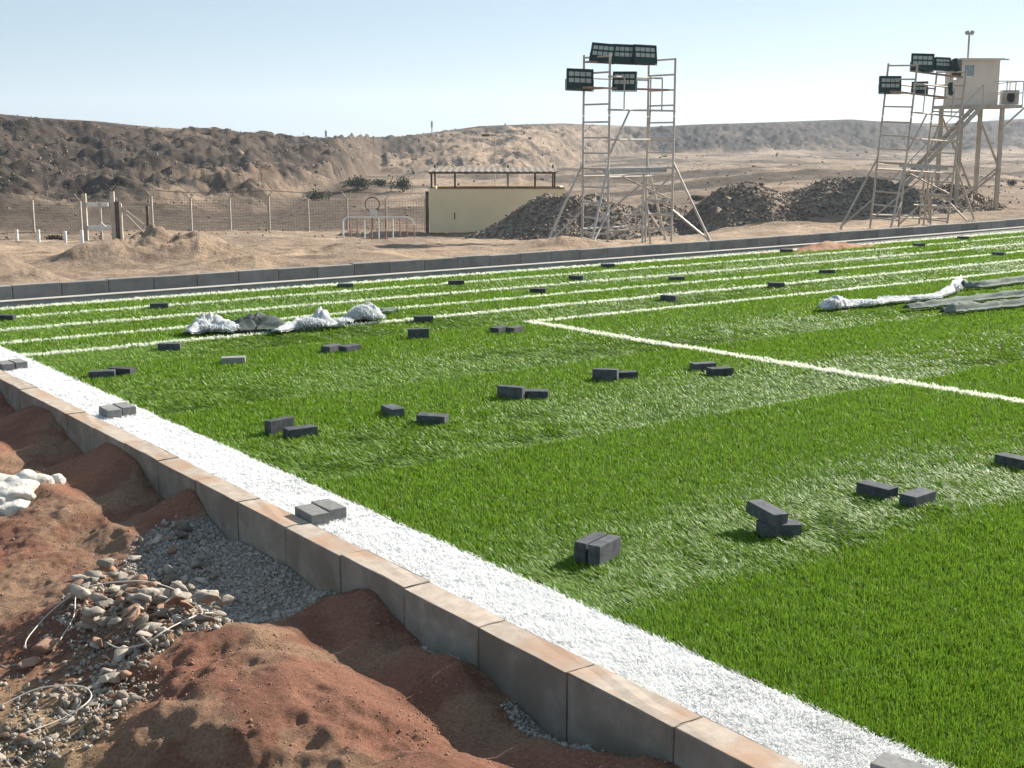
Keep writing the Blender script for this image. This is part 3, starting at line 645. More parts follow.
a = UV(*at(107, 413)); pairV(a[0] + .02, a[1], 'grey paving block nearer the kerb in the far pair on the white strip', 'grey paving block nearer the grass in the far pair on the white strip')
a = UV(*at(1, 367)); pairV(a[0] + .03, a[1], 'grey paving block cut by the left photo edge on the white strip', 'grey paving block beside the one cut by the left photo edge')
x, y = at(906, 776); o = bpy.data.objects.new('paving_block', bm_mesh['g', 'flat']); C.objects.link(o); o.location = (x, y - .02, .008); o.rotation_euler = (0, 0, R(-40)); setp(o, 'grey paving block on the white strip at the bottom edge', 'paving block', 'paving blocks laid on the turf')
B = [
 (594, 556, 'edge', 57, 'd', 'dark block standing on edge, left of the closest pair on the grass', 0, (0, 0), (-.01, .02)),
 (594, 556, 'edge', 57, 'd', 'dark block standing on edge, right of the closest pair on the grass', 0, (0, 0), (.044, -.018)),
 (781, 531, 'flat', 2, 'd', 'lower dark block of the stack of two near the right', 0, (0, 0), (0, 0)),
 (781, 531, 'flat', -60, 'd', 'tilted block resting on top of the stack of two near the right', .058, (-3, 7), (-.045, .04)),
 (880, 492, 'flat', -50, 'd', 'dark flat block left of its pair near the right edge', 0, (0, 0), (0, 0)),
 (921, 500, 'flat', 42, 'd', 'dark flat block right of its pair near the right edge', 0, (0, 0), (0, 0)),
 (1018, 463, 'flat', -50, 'd', 'dark flat block cut by the right edge of the photo', 0, (0, 0), (0, 0)),
 (278, 430, 'edge', 50, 'd', 'block standing on edge beside the near end of the white strip pair', 0, (0, 0), (0, 0)),
 (299, 433, 'flat', 32, 'd', 'dark flat block just right of the block on edge near the strip', 0, (0, 0), (0, 0)),
 (392, 412, 'flat', -62, 'd', 'small looking block with a pale top, left of two lying apart', 0, (0, 0), (0, 0)),
 (432, 420, 'flat', -14, 'd', 'block with a pale top, right of two lying apart', 0, (0, 0), (0, 0)),
 (511, 396, 'edge', -22, 'd', 'tall block on edge at the left of the pair in mid pitch', 0, (0, 0), (0, 0)),
 (535, 395, 'flat', -4, 'd', 'low flat block at the right of the pair in mid pitch', 0, (0, 0), (0, 0)),
 (606, 378, 'edge', -18, 'd', 'tall block on edge at the left of the pair below the box corner', 0, (0, 0), (0, 0)),
 (625, 376, 'flat', 8, 'd', 'low flat block at the right of the pair below the box corner', 0, (0, 0), (0, 0)),
 (704, 367, 'flat', 16, 'd', 'left block of the pair lying just below the box line', 0, (0, 0), (0, 0)),
 (721, 372, 'flat', 20, 'd', 'right block of the pair lying just below the box line', 0, (0, 0), (0, 0)),
 (418, 336, 'edge', 8, 'd', 'lone thick dark block right of the rumpled white turf', 0, (0, 0), (0, 0)),
 (499, 330, 'flat', 62, 'd', 'left block of the pair left of the box corner', 0, (0, 0), (0, 0)),
 (515, 330, 'flat', 58, 'd', 'right block of the pair left of the box corner', 0, (0, 0), (0, 0)),
 (331, 349, 'flat', 62, 'd', 'left block of the low dark pair below the rumpled turf', 0, (0, 0), (0, 0)),
 (349, 349, 'flat', 55, 'd', 'right block of the low dark pair below the rumpled turf', 0, (0, 0), (0, 0)),
 (232, 361, 'flat', 8, 'g', 'pale topped block alone between the strip and the low dark pair', 0, (0, 0), (0, 0)),
 (100, 375, 'flat', 12, 'd', 'left block of the pair beside the far part of the white strip', 0, (0, 0), (0, 0)),
 (120, 372, 'flat', -14, 'd', 'right block of the pair beside the far part of the white strip', 0, (0, 0), (0, 0)),
 (168, 347, 'flat', 6, 'd', 'thin dark block just under the nearest long line at left', 0, (0, 0), (0, 0)),
 (423, 319, 'flat', 10, 'd', 'thin dark block above the lone thick block, on the nearest long line', 0, (0, 0), (0, 0)),
 (670, 298, 'flat', -30, 'd', 'small block on the long line right of the box corner', 0, (0, 0), (0, 0)),
 (538, 291, 'flat', -8, 'd', 'small block between lines above the box corner', 0, (0, 0), (0, 0)),
 (577, 278, 'flat', -20, 'd', 'small block two lines above the box corner', 0, (0, 0), (0, 0)),
 (677, 279, 'flat', 10, 'd', 'small block below the right outrigger of the near scaffold', 0, (0, 0), (0, 0)),
 (608, 266, 'flat', 4, 'd', 'small block against the far edge below the near scaffold', 0, (0, 0), (0, 0)),
 (158, 306, 'flat', 10, 'd', 'small block on the far lines at left, below the sand mounds', 0, (0, 0), (0, 0)),
 (3, 318, 'flat', 0, 'd', 'small block on the far lines cut by the left edge', 0, (0, 0), (0, 0)),
 (345, 286, 'flat', 6, 'd', 'small block on the farthest line left of the hut', 0, (0, 0), (0, 0)),
 (456, 283, 'flat', 14, 'd', 'small block on a far line below the beige hut', 0, (0, 0), (0, 0)),
 (787, 251, 'flat', 6, 'd', 'small block on the farthest line beside the red sand spill', 0, (0, 0), (0, 0)),
 (920, 245, 'flat', 12, 'd', 'small block on the far lines below the leaning scaffold', 0, (0, 0), (0, 0)),
 (964, 238, 'flat', 0, 'd', 'small block on the farthest line right of the leaning scaffold', 0, (0, 0), (0, 0)),
 (1000, 254, 'flat', -40, 'd', 'small block between far lines near the right edge', 0, (0, 0), (0, 0)),
 (828, 272, 'flat', 8, 'd', 'small block between lines left of the right turf rolls', 0, (0, 0), (0, 0)),
 (777, 285, 'flat', 6, 'd', 'small block on the line just above the box line, right side', 0, (0, 0), (0, 0)),
]
for b_ in B: block(b_[0], b_[1], b_[2], b_[3], b_[4], b_[5], b_[6], b_[7], b_[8])

# ------------------------------------------------------------------ rumpled turf scraps
def ribbon(pts, name, m, parent=None, thick=.012, nse=.02, seed=0, n=10, m2=None):
    """pts: (x, y, z, halfwidth, hump) ; a lumpy carpet strip with thickness"""
    P_ = smooth_path(pts, n); K = 9; vs_ = []
    for i, p in enumerate(P_):
        d = P_[min(i + 1, len(P_) - 1)][:2] - P_[max(i - 1, 0)][:2]; d = d / (np.linalg.norm(d) + 1e-9); nrm = np.array([-d[1], d[0]])
        for k in range(K):
            s_ = -1 + 2 * k / (K - 1); q_ = p[:2] + nrm * s_ * p[3] * (1 + .3 * perlin(i * .3 + seed, s_))
            zz_ = p[2] + p[4] * (1 - s_ * s_) * (1 + .6 * perlin(i * .35 + seed, k * .5)) + nse * perlin(i * .6 + seed, k * .9 + seed)
            vs_.append((q_[0], q_[1], max(zz_, .0)))
    top = np.array(vs_); bot = top.copy(); bot[:, 2] -= thick; L = len(P_)
    f = grid_faces(L, K); nT = len(top); fb = (f + nT)[:, ::-1]; side = []
    for i in range(L - 1):
        for k in (0, K - 1): a_, b_ = i * K + k, (i + 1) * K + k; side.append((a_, b_, b_ + nT, a_ + nT))
    for k in range(K - 1):
        for i in (0, L - 1): a_, b_ = i * K + k, i * K + k + 1; side.append((a_, b_, b_ + nT, a_ + nT))
    return np_mesh(name, np.concatenate([top, bot]), quads=np.concatenate([f, fb, np.array(side)]), m=m, smooth=True, parent=parent)
def rp(px_, py_, hw, hump, z=.012): x, y = at(px_, py_, 0); return (x, y, z, hw, hump)
def shag(root, spots, name='pile'):
    """tufts of white pile standing out of a scrap"""
    xs_, ys_, zs_, hs_ = [], [], [], []
    for (px_, py_, rx, ry, hz, n_) in spots:
        cx_, cy_ = at(px_, py_, 0); a_ = rng.uniform(0, 2 * np.pi, n_); r_ = np.sqrt(rng.uniform(size=n_))
        xx = cx_ + rx * r_ * np.cos(a_); yy_ = cy_ + ry * r_ * np.sin(a_)
        xs_.append(xx); ys_.append(yy_); zs_.append(.01 + hz * np.sqrt(1 - r_ ** 2) * .9 * (1 + .35 * fbm(xx * 5, yy_ * 5, 2)))
    x_, y_, z_ = map(np.concatenate, (xs_, ys_, zs_)); n_ = len(x_)
    o = blades(name, x_, y_, rng.uniform(.02, .038, n_), np.full(n_, .012), rng.uniform(.5, .96, n_), rng.uniform(0, 6.28, n_), np.clip(np.array([.74, .76, .78])[None] * (1 + .12 * rng.normal(size=(n_, 1))), .2, .85), z_, M['wblade'])
    o.parent = root; return o
r1 = empty('turf_offcut', (0, 0, 0)); setp(r1, 'rumpled white turf offcut with dark backing lying across the nearest long line', 'turf offcut')
ribbon([rp(187, 334, .05, .02), rp(200, 331, .10, .10), rp(212, 329, .12, .12), rp(225, 330, .10, .08), rp(240, 331, .10, .03)], 'white_pile', M['fleece'], r1, seed=1)
ribbon([rp(222, 330, .06, .02), rp(240, 329, .16, .07), rp(257, 327, .20, .11), rp(272, 328, .18, .08), rp(288, 329, .10, .02)], 'dark_backing', M['backing'], r1, seed=2)
ribbon([rp(276, 332, .05, .01), rp(292, 328, .08, .05), rp(310, 325, .13, .07), rp(322, 325, .12, .13), rp(334, 325, .06, .03), rp(346, 321, .06, .04), rp(362, 317, .13, .09), rp(372, 318, .10, .12), rp(380, 320, .05, .03)], 'white_pile', M['fleece'], r1, seed=3)
shag(r1, [(205, 331, .15, .10, .045, 900), (228, 331, .12, .08, .03, 300), (312, 327, .17, .11, .06, 900), (362, 320, .14, .12, .12, 1100), (340, 324, .12, .08, .03, 300), (381, 320, .04, .04, .03, 80)], 'white_tufts')
r2 = ribbon([rp(368, 312, .05, .02), rp(380, 312, .06, .03), rp(396, 311, .05, .02)], 'turf_offcut', M['backing2'], None, seed=6); setp(r2, 'small grey green turf offcut behind the white hump', 'turf offcut')
r3 = empty('turf_offcut', (0, 0, 0)); setp(r3, 'long narrow white turf offcut curling up to a dark end at right', 'turf offcut')
ribbon([rp(820, 309, .05, .02), rp(828, 308, .08, .07), rp(836, 307, .09, .09), rp(845, 306, .09, .06), rp(858, 305, .07, .04), rp(880, 303, .06, .03), rp(910, 300, .06, .03), rp(935, 297, .05, .03), rp(950, 292, .06, .07), rp(958, 287, .06, .09), rp(966, 286, .05, .05)], 'white_pile', M['fleece'], r3, seed=8)
ribbon([rp(962, 288, .05, .07), rp(985, 287, .045, .06), rp(1024, 282, .045, .06), rp(1100, 274, .045, .06)], 'dark_backing', M['backing2'], r3, seed=9)
shag(r3, [(832, 308, .11, .08, .07, 500), (860, 305, .25, .05, .03, 400), (910, 300, .35, .05, .02, 400), (955, 291, .08, .08, .07, 250)], 'white_tufts')
r4 = ribbon([rp(906, 309, .05, .03), rp(930, 307, .045, .05), rp(965, 302, .045, .045), (*at(1024, 296), .01, .045, .06), (*at(1110, 288), .01, .045, .06)], 'turf_roll', M['backing2'], None, seed=11); setp(r4, 'grey turf roll lying between the white offcut and the front roll', 'turf roll')
r5 = ribbon([rp(942, 313, .04, .03), rp(955, 312, .055, .07), rp(985, 309, .05, .055), (*at(1024, 305), .01, .05, .06), (*at(1110, 297), .01, .05, .06)], 'turf_roll', M['backing2'], None, seed=12); setp(r5, 'front grey turf roll running out at the right edge', 'turf roll')

# red sand spilled over the far edging
def sand_heap(px_, py_, w_, d_, h_, name, label, z0=0.0):
    cx_, cy_ = at(px_, py_, z0); uc, vc = UV(cx_, cy_); a_, b_ = np.meshgrid(np.linspace(-2.4, 2.4, 90), np.linspace(-2.2, 2.2, 40), indexing='ij')
    x, y = P(uc + a_ * w_, vc + b_ * d_)
    hz = h_ * np.exp(-(a_ ** 2) - b_ ** 2) * (1 + .7 * fbm(x * 2.2, y * 2.2, 4)) - .03; hz = hz + .03 * fbm(x * 5, y * 5, 3)
    cc = mixc(np.array([.36, .18, .11]), np.array([.44, .27, .17]), sst(-.2, .3, fbm(x * 3, y * 3, 3)))
    setp(np_mesh(name, np.stack([x, y, z0 + hz], -1).reshape(-1, 3), quads=grid_faces(90, 40), m=M['dirt'], col=cc.reshape(-1, 3), smooth=True), label, kind='stuff')
sand_heap(830, 247, .65, .15, .10, 'sand_spill', 'red sand spilled against the far kerb', 0)

# ------------------------------------------------------------------ rubble heaps behind the far kerb
def heap(px_, Y_, h_, sx, sy, label, seed, n=5200, ss=.045):
    cx_ = atZ(px_, Y_); r = np.random.default_rng(seed); gz = float(ground_z(np.array([cx_]), np.array([Y_]))[0])
    a_, b_ = np.meshgrid(np.linspace(-1.7, 1.7, 130), np.linspace(-1.7, 1.7, 90), indexing='ij'); x, y = cx_ + a_ * sx, Y_ + b_ * sy
    def hz(x, y):
        d = np.hypot((x - cx_) / sx, (y - Y_) / sy) + (.15) * fbm(x * .45 + seed, y * .45, 3)
        return h_ * np.clip(1.12 - d, -.25, .86) / .86 * (1 + .10 * fbm(x * 1.1, y * 1.1 + seed, 3))
    zc = ground_z(x, y) - .05; top = zc + hz(x, y)
    root = empty('rubble_heap', (0, 0, 0)); root.name = 'rubble_heap'
    np_mesh('heap_core', np.stack([x, y, top], -1).reshape(-1, 3), quads=grid_faces(130, 90), m=M['heap'], smooth=True, parent=root)
    xs_ = cx_ + r.uniform(-1.2, 1.2, n) * sx; ys_ = Y_ + r.uniform(-1.2, 1.0, n) * sy; hh = hz(xs_, ys_); k = hh > -.02; xs_, ys_, hh = xs_[k], ys_[k], hh[k]
    st = scatter_mesh('loose_stones', np.stack([xs_, ys_, ground_z(xs_, ys_) - .05 + hh + .01], 1), r.gamma(2.4, ss / 2.2, len(xs_)) + .02, RT1, M['heap'], r, parent=root); st['kind'] = 'stuff'
    setp(root, label, 'rubble heap', 'dark rubble heaps behind the far kerb')
heap(578, 53, 1.85, 4.2, 3.4, 'dark rubble heap leaning against the beige hut behind the near scaffold', 1, 7000)
heap(655, 56, 1.35, 2.2, 2.4, 'low rubble heap directly behind the right legs of the near scaffold', 2, 3500)
heap(738, 54, 1.55, 2.8, 2.8, 'dark rubble heap standing alone between the two scaffolds', 3, 5000)
heap(858, 58, 1.45, 4.6, 3.4, 'broad dark rubble heap behind the leaning scaffold', 4, 7000)
heap(950, 61, 1.1, 2.4, 2.4, 'dark rubble heap at the foot of the guard tower', 5, 4000)

# ------------------------------------------------------------------ floodlights
def make_flood():
    r = empty('floodlight', (0, 0, 0)); W, D, Hh = .78, .13, .60   # faces local -Y
    mb = MB(); mb.box((0, 0, 0), (W, D, Hh)); mb.box((0, -.075, Hh / 2 - .012), (W + .03, .03, .03)); mb.box((0, -.075, -Hh / 2 + .012), (W + .03, .03, .03)); mb.box((W / 2, -.075, 0), (.03, .03, Hh)); mb.box((-W / 2, -.075, 0), (.03, .03, Hh))
    for k in range(12): mb.box((-W / 2 + .06 + k * (W - .12) / 11, .09, 0), (.012, .06, Hh * .9))
    mb.build('housing', M['lamp'], r)
    for iy in range(2):
        for ix in range(4):
            MB().box(((ix - 1.5) * .175, -.070, .15 - iy * .19), (.145, .012, .125)).build('lens', M['lens'], r)
    br = MB(); br.tube((-W / 2 - .03, 0, 0), (-W / 2 - .03, 0, -.33), .015); br.tube((W / 2 + .03, 0, 0), (W / 2 + .03, 0, -.33), .015); br.tube((-W / 2 - .03, 0, -.33), (W / 2 + .03, 0, -.33), .015); br.build('bracket', M['lamp'], r)
    return r
flood0 = make_flood(); first = [True]
def flood(x, y, z, yaw, tilt, label, sc_=1.0, roll=0):
    o = flood0 if first[0] else copy_tree(flood0); first[0] = False
    o.location = (x, y, z); o.rotation_euler = (R(-tilt), R(roll), R(yaw)); o.scale = (sc_,) * 3; setp(o, label, 'floodlight', 'floodlights on the scaffolds')

# ------------------------------------------------------------------ scaffolds
def scaffold(px_, Y_, label, L=2.62, W=1.2, tilt=0.0, steel='steel', Htot=5.65):
    x0 = atZ(px_, Y_); g = float(ground_z(np.array([x0 + 1]), np.array([Y_ + 1]))[0])
    r = empty('scaffold_tower', (x0, Y_, g), rot=(0, R(tilt), 0)); ms = M[steel]; bu = Vector((U[0], U[1], 0)); bv = Vector((V[0], V[1], 0)); ez = Vector((0, 0, 1))
    def q_(a, b, z): return bu * a * L + bv * b * W + ez * z
    for a in (0, 1):
        for (z0, z1) in ((0.03, 1.95), (1.97, 3.85), (3.87, Htot - (.05 if a else 0))):
            mb = MB(); ra = .036
            for b in (0, 1): mb.tube(q_(a, b, z0), q_(a, b, z1), ra)
            n = 4
            for k in range(n):
                z = z0 + .32 + k * .46
                if z < z1 - .02: mb.tube(q_(a, 0, z), q_(a, 1, z), .028)
            mb.build('end_frame', ms, r)
        for b in (0, 1):
            mb = MB(); mb.tube(q_(a, b, -.25), q_(a, b, .3), .02); mb.box(q_(a, b, -.02), (.15, .15, .012)); mb.build('jack_foot', ms, r)
    # long rails
    for (b, z) in ((0, 2.05), (1, 2.05), (0, .45), (1, .45), (0, 4.02), (0, 4.98), (1, 4.98), (0, 3.15)):
        MB().tube(q_(-.02, b, z), q_(1.02 if z < 4.1 or b else .8, b, z), .030).build('rail', ms, r)
    for (b, x) in ((0, .22), (0, .62), (0, .8)): MB().tube(q_(x, b, 4.02), q_(x, b, 4.95), .022).build('upright', ms, r)
    for (s_, e_) in (((.30, 0, 4.0), (0.02, 0, 2.75)), ((.62, 0, 4.0), (1, 1, 2.6)), ((0, 0, .2), (.95, 0, 2.0)), ((1, 0, 1.3), (.6, 1, 2.0)), ((0, 1, .3), (1, 1, 1.9)), ((.25, 0, .9), (1, 0, .9)), ((1, 0, 1.15), (1, 1, 1.25)), ((.62, .2, .0), (.62, .2, 2.2)), ((.56, 0, 1.9), (.66, 0, 0))):
        MB().tube(q_(*s_), q_(*e_), .030).build('brace', ms, r)
    # platform deck
    mb = MB(); c_ = q_(.5, .5, 2.27); mb.box(c_, (L * .97, W * .55, .07), Matrix.Rotation(rzU, 3, 'Z')); mb.box(c_ + ez * -.05 - bv * W * .28, (L * .97, .05, .12), Matrix.Rotation(rzU, 3, 'Z')); mb.build('platform', M['alu'], r)
    # outriggers
    for a, s_ in ((0, -1), (1, 1)):
        for b, sb in ((0, -1), (1, 1)):
            st = q_(a, b, 2.45); en = q_(a, b, 0) + bu * s_ * 1.15 + bv * sb * .55 * (1 if b == 0 else .6); low = q_(a, b, 1.0)
            mb = MB(); mb.tube(st, en, .036); mb.tube(low + (en - low) * 0, en, .03); mb.tube(en + ez * .02, en - ez * .12, .05); mb.build('outrigger', ms, r)
    setp(r, label, 'scaffold tower'); return r, q_
def planks(r, q_, z, a0, a1, b, label, wdt=.24):
    M_ = r.matrix_basis; r.rotation_mode = 'XYZ'; mtx = Matrix.Translation(r.location) @ r.rotation_euler.to_matrix().to_4x4()
    p0, p1 = q_(a0, b, z), q_(a1, b, z); mid = (p0 + p1) / 2
    mb = MB(); mb.box((0, 0, 0), ((p1 - p0).length, wdt, .05)); o = mb.build('scaffold_plank', M['plank'], bevel=.004)
    d_ = (p1 - p0).normalized(); rot = Matrix((d_, Vector((-d_.y, d_.x, 0)).normalized(), d_.cross(Vector((-d_.y, d_.x, 0)).normalized()))).transposed().to_4x4()
    mm = mtx @ Matrix.Translation(mid) @ rot; o.matrix_basis = mm; setp(o, label, 'plank', 'planks across the scaffolds'); return mtx
S1, q1 = scaffold(609, 39.6, 'upright grey scaffold tower carrying five floodlights behind the far kerb')
planks(S1, q1, 5.42, -.12, .80, .55, 'upper wooden plank across the top of the upright scaffold')
planks(S1, q1, 4.66, -.25, 1.02, .30, 'lower wooden plank across the upright scaffold')
def zrow(py_, Y_): return H + (HY - py_) / FE * Y_
for (px_, py_, yaw, tl, rl, lb) in [(602, 55.5, -14, 16, 6, 'left floodlight of the three on top of the upright scaffold'), (623, 56.5, 6, 14, 2, 'middle floodlight of the three on top of the upright scaffold'), (643, 57, 16, 14, 2, 'right floodlight of the three on top of the upright scaffold'),
                                (579, 81, 8, 10, 2, 'floodlight overhanging the left end of the upright scaffold'), (624, 82.5, -20, 6, 1, 'floodlight at the middle of the lower plank of the upright scaffold')]:
    Yf = 40.1; flood(atZ(px_, Yf), Yf, zrow(py_, Yf), yaw, tl, lb, .90 if px_ != 579 else 1.0, rl)
S2, q2 = scaffold(903, 45.5, 'leaning scaffold tower with floodlights in front of the guard tower', tilt=3.6, steel='steel_b', L=2.75)
planks(S2, q2, 5.42, .15, 1.15, .4, 'upper plank across the top of the leaning scaffold')
planks(S2, q2, 4.66, -.25, .8, .30, 'lower plank across the leaning scaffold')
for (px_, py_, yaw, tl, rl, lb, s_) in [(918, 64.5, -6, 14, 2, 'left floodlight of the pair on top of the leaning scaffold', .95), (938, 66, 12, 14, 2, 'right floodlight of the pair on top of the leaning scaffold', .72), (951, 67, 75, 8, 0, 'floodlight turned edge on beside the cabin', .72),
                                (887, 86, 8, 6, 0, 'floodlight overhanging the left end of the leaning scaffold', .95), (917, 89, -30, 8, 0, 'floodlight on the lower plank of the leaning scaffold', .68), (948, 90, 70, 4, 0, 'dark floodlight hanging against the cabin wall', .7)]:
    Yf = 46.3; flood(atZ(px_, Yf), Yf, zrow(py_, Yf), yaw, tl, lb, s_, rl)

# ------------------------------------------------------------------ guard tower
YT = 60.0; gT = float(ground_z(np.array([atZ(975, YT)]), np.array([YT]))[0])
T = empty('guard_tower', (atZ(970, YT), YT, gT), rot=(0, 0, R(5))); zp = zrow(108, YT) - gT; mc = M['steel_b']
setp(T, 'guard tower with a beige cabin on a raised platform reached by a long stair', 'guard tower')
for (lx, ly) in ((-.9, -1), (.95, -1), (-.9, 1.2), (.95, 1.2)): MB().box((lx, ly, zp / 2 - .1), (.16, .16, zp + .1)).build('leg', M['post'], T)
MB().box((.28, .1, zp + .02), (3.0, 2.6, .14)).build('platform', M['post'], T)
cab = MB(); cw, cdp, chh = 1.72, 1.7, 1.92; cx0 = -.05; t_w = .08
# cabin walls with openings on front-left
def wall_y(mb, yc, holes):  # wall in x-z plane
    xs_ = sorted({cx0 - cw / 2, cx0 + cw / 2, *[h[0] for h in holes], *[h[1] for h in holes]}); z0_ = zp + .1
    for a_, b_ in zip(xs_[:-1], xs_[1:]):
        hs = [h for h in holes if h[0] <= a_ and h[1] >= b_]
        if not hs: mb.box(((a_ + b_) / 2, yc, z0_ + chh / 2), (b_ - a_, t_w, chh))
        else:
            h = hs[0]; mb.box(((a_ + b_) / 2, yc, z0_ + h[2] / 2), (b_ - a_, t_w, h[2])); mb.box(((a_ + b_) / 2, yc, z0_ + (h[3] + chh) / 2), (b_ - a_, t_w, chh - h[3]))
wall_y(cab, .1 - cdp / 2, [(cx0 - cw / 2 + .12, cx0 - cw / 2 + .55, 1.2, 1.7)])
wall_y(cab, .1 + cdp / 2, [(cx0 - .5, cx0 + .5, 1.1, 1.7)])
z0_ = zp + .1
for sx_ in (-1, 1):
    xx = cx0 + sx_ * (cw / 2 - t_w / 2)
    cab.box((xx, .1, z0_ + .55), (t_w, cdp - t_w * 1.1, 1.1)); cab.box((xx, .1, z0_ + (1.85 + chh) / 2), (t_w, cdp - t_w * 1.1, chh - 1.85))
    for yy_ in (.1 - cdp / 2 + .27, .1 + cdp / 2 - .27): cab.box((xx, yy_, z0_ + 1.475), (t_w, .44, .75))
walls = cab.build('cabin_wall', M['cabin'], T)
for yy_ in ((.1 - cdp / 2),): MB().box((cx0 - cw / 2 + .335, yy_ + .01, z0_ + 1.45), (.42, .02, .48)).build('window', M['glass'], T)
MB().box((cx0 - cw / 2 - .16, -.4, z0_ + 1.55), (.05, .8, .75), Matrix.Rotation(R(-18), 3, 'Y')).build('window_shutter', M['dark'], T)
rf = MB(); rf.box((cx0 + .05, .1, z0_ + chh + .04), (cw + .25, cdp + .25, .08)); rf.build('roof', M['cabin'], T)
MB().tube((cx0 + cw / 2 + .1, -.9, z0_ + chh + .02), (cx0 + cw / 2 + .35, -.9, z0_ + chh + .02), .03).build('roof_spout', M['post'], T)
mb = MB()
for xx in (1.0, 1.4, 1.75): mb.tube((xx, -1.2, zp + .09), (xx, -1.2, zp + 1.1), .025)
for xx in (1.75,): mb.tube((xx, 1.3, zp + .09), (xx, 1.3, zp + 1.1), .025); mb.tube((xx, .1, zp + .09), (xx, .1, zp + 1.1), .025)
for zz_ in (.6, 1.1): mb.tube((.4, -1.2, zp + zz_), (1.77, -1.2, zp + zz_), .022); mb.tube((1.75, -1.2, zp + zz_), (1.75, 1.3, zp + zz_), .022)
mb.build('railing', M['post'], T)
ac = MB().box((1.35, -.75, zp + .42), (.75, .35, .62)).build('air_conditioner', M['alu'], T, bevel=.02)
MB().tube((1.35, -.93, zp + .42), (1.35, -.95, zp + .42), .22, 16).build('fan_grille', M['dark'], ac)
st = MB(); a_, b_ = Vector((-.55, -1.5, zp)), Vector((-.55 - 4.3, -1.5, 0.05))
for dy in (0, -.75): st.tube(a_ + Vector((0, dy, 0)), b_ + Vector((0, dy, 0)), .12, 4)
for k in range(16): p = a_.lerp(b_, (k + .5) / 16); st.box(p + Vector((0, -.375, .02)), (.24, .72, .04))
st.build('stair', M['post'], T)
mb = MB()
for k in range(5): p = a_.lerp(b_, k / 4.3); mb.tube(p + Vector((0, -.78, 0)), p + Vector((0, -.78, .9)), .022)
mb.tube(a_ + Vector((0, -.78, .9)), b_ + Vector((.4, -.78, 1.3)), .022); mb.build('stair_handrail', M['post'], T)
for (s_, e_) in (((.95, -1, 1.9), (-.25, -1, zp - .1)), ((.95, -1, 1.7), (.15, 1, .3)), ((-.9, -1, .4), (.95, -1, 1.9)), ((.95, 1.2, .4), (-.9, 1.2, zp - .3)), ((1.9, -1.2, zp), (1.0, -1, zp - .9))): MB().box((Vector(s_) + Vector(e_)) / 2, ((Vector(e_) - Vector(s_)).length, .09, .07), (Vector(e_) - Vector(s_)).to_track_quat('X', 'Z').to_matrix()).build('brace', M['post'], T)
mb = MB(); mb.tube((-.42, -.2, z0_ + chh + .05), (-.42, -.2, z0_ + chh + 1.2), .045); mb.build('mast', M['post'], T)
for s_ in (-1, 1): MB().box((-.42 + s_ * .11, -.22, z0_ + chh + 1.2), (.14, .14, .16), Matrix.Rotation(R(s_ * 22), 3, 'Y')).build('mast_lamp', M['alu'], T)

# ------------------------------------------------------------------ beige hut
YB = 70.0; xL, xR = atZ(428.5, YB), atZ(566, YB); gB = float(ground_z(np.array([(xL + xR) / 2]), np.array([YB]))[0]); gB = min(gB, zrow(232, YB))
Hb = empty('hut', ((xL + xR) / 2, YB, gB)); setp(Hb, 'low beige walled hut with a corrugated canopy on posts', 'hut')
wid = xR - xL; hW = zrow(188, YB) - gB; dep = 4.2
mb = MB(); mb.box((0, 0, hW / 2), (wid, .2, hW)); mb.box((0, dep, hW / 2), (wid, .2, hW)); mb.box((-wid / 2 + .1, dep / 2, hW / 2), (.2, dep - .204, hW)); mb.box((wid / 2 - .1, dep / 2, hW / 2), (.2, dep - .204, hW)); mb.build('wall', M['beige'], Hb)
mb = MB(); mb.box((.2, -.01, hW + .035), (wid - .5, .26, .07)); mb.build('wall_coping', M['darkwood'], Hb)
MB().box((-wid / 2 + 1.35, -.108, hW * .38), (.05, .02, .35)).build('wall_slot', M['dark'], Hb)
MB().box((-wid / 2 - .12, .1, hW / 2 - .1), (.16, .16, hW - .1)).build('corner_post', M['darkwood'], Hb)
zc = zrow(171, YB) - gB; 
for xx in (-wid / 2 + .1, -wid / 2 + 1.35, .55, 2.0, 3.05): MB().tube((xx, .5, hW - .2), (xx, .5, zc - .02), .05).build('canopy_post', M['darkwood'] if xx != .55 else M['post'], Hb)
for xx in (-wid / 2 + .1, .55, 3.05): MB().tube((xx, dep - .4, hW - .2), (xx, dep - .4, zc + .27), .05).build('canopy_post', M['darkwood'], Hb)
nx = 150; xs_ = np.linspace(-wid / 2 - .15, 3.2, nx); vs_ = []
for yy_, dz_ in ((-.35, 0), (dep, .12)):
    for th in (0, -.03): vs_.append(np.stack([xs_, np.full(nx, yy_), zc + dz_ + th + .024 * np.sin(xs_ * 2 * np.pi / .34)], 1))
vs_ = np.concatenate(vs_); i0 = np.arange(nx - 1)
def qs(a_, b_): return np.stack([a_ * nx + i0, a_ * nx + i0 + 1, b_ * nx + i0 + 1, b_ * nx + i0], 1)
np_mesh('canopy_roof', vs_, quads=np.concatenate([qs(0, 2), qs(1, 3), qs(0, 1), qs(2, 3)]), m=M['roof'], parent=Hb)
MB().box((-.1 - .15, -.3, zc - .07), (wid * .93, .08, .09)).build('canopy_beam', M['darkwood'], Hb)

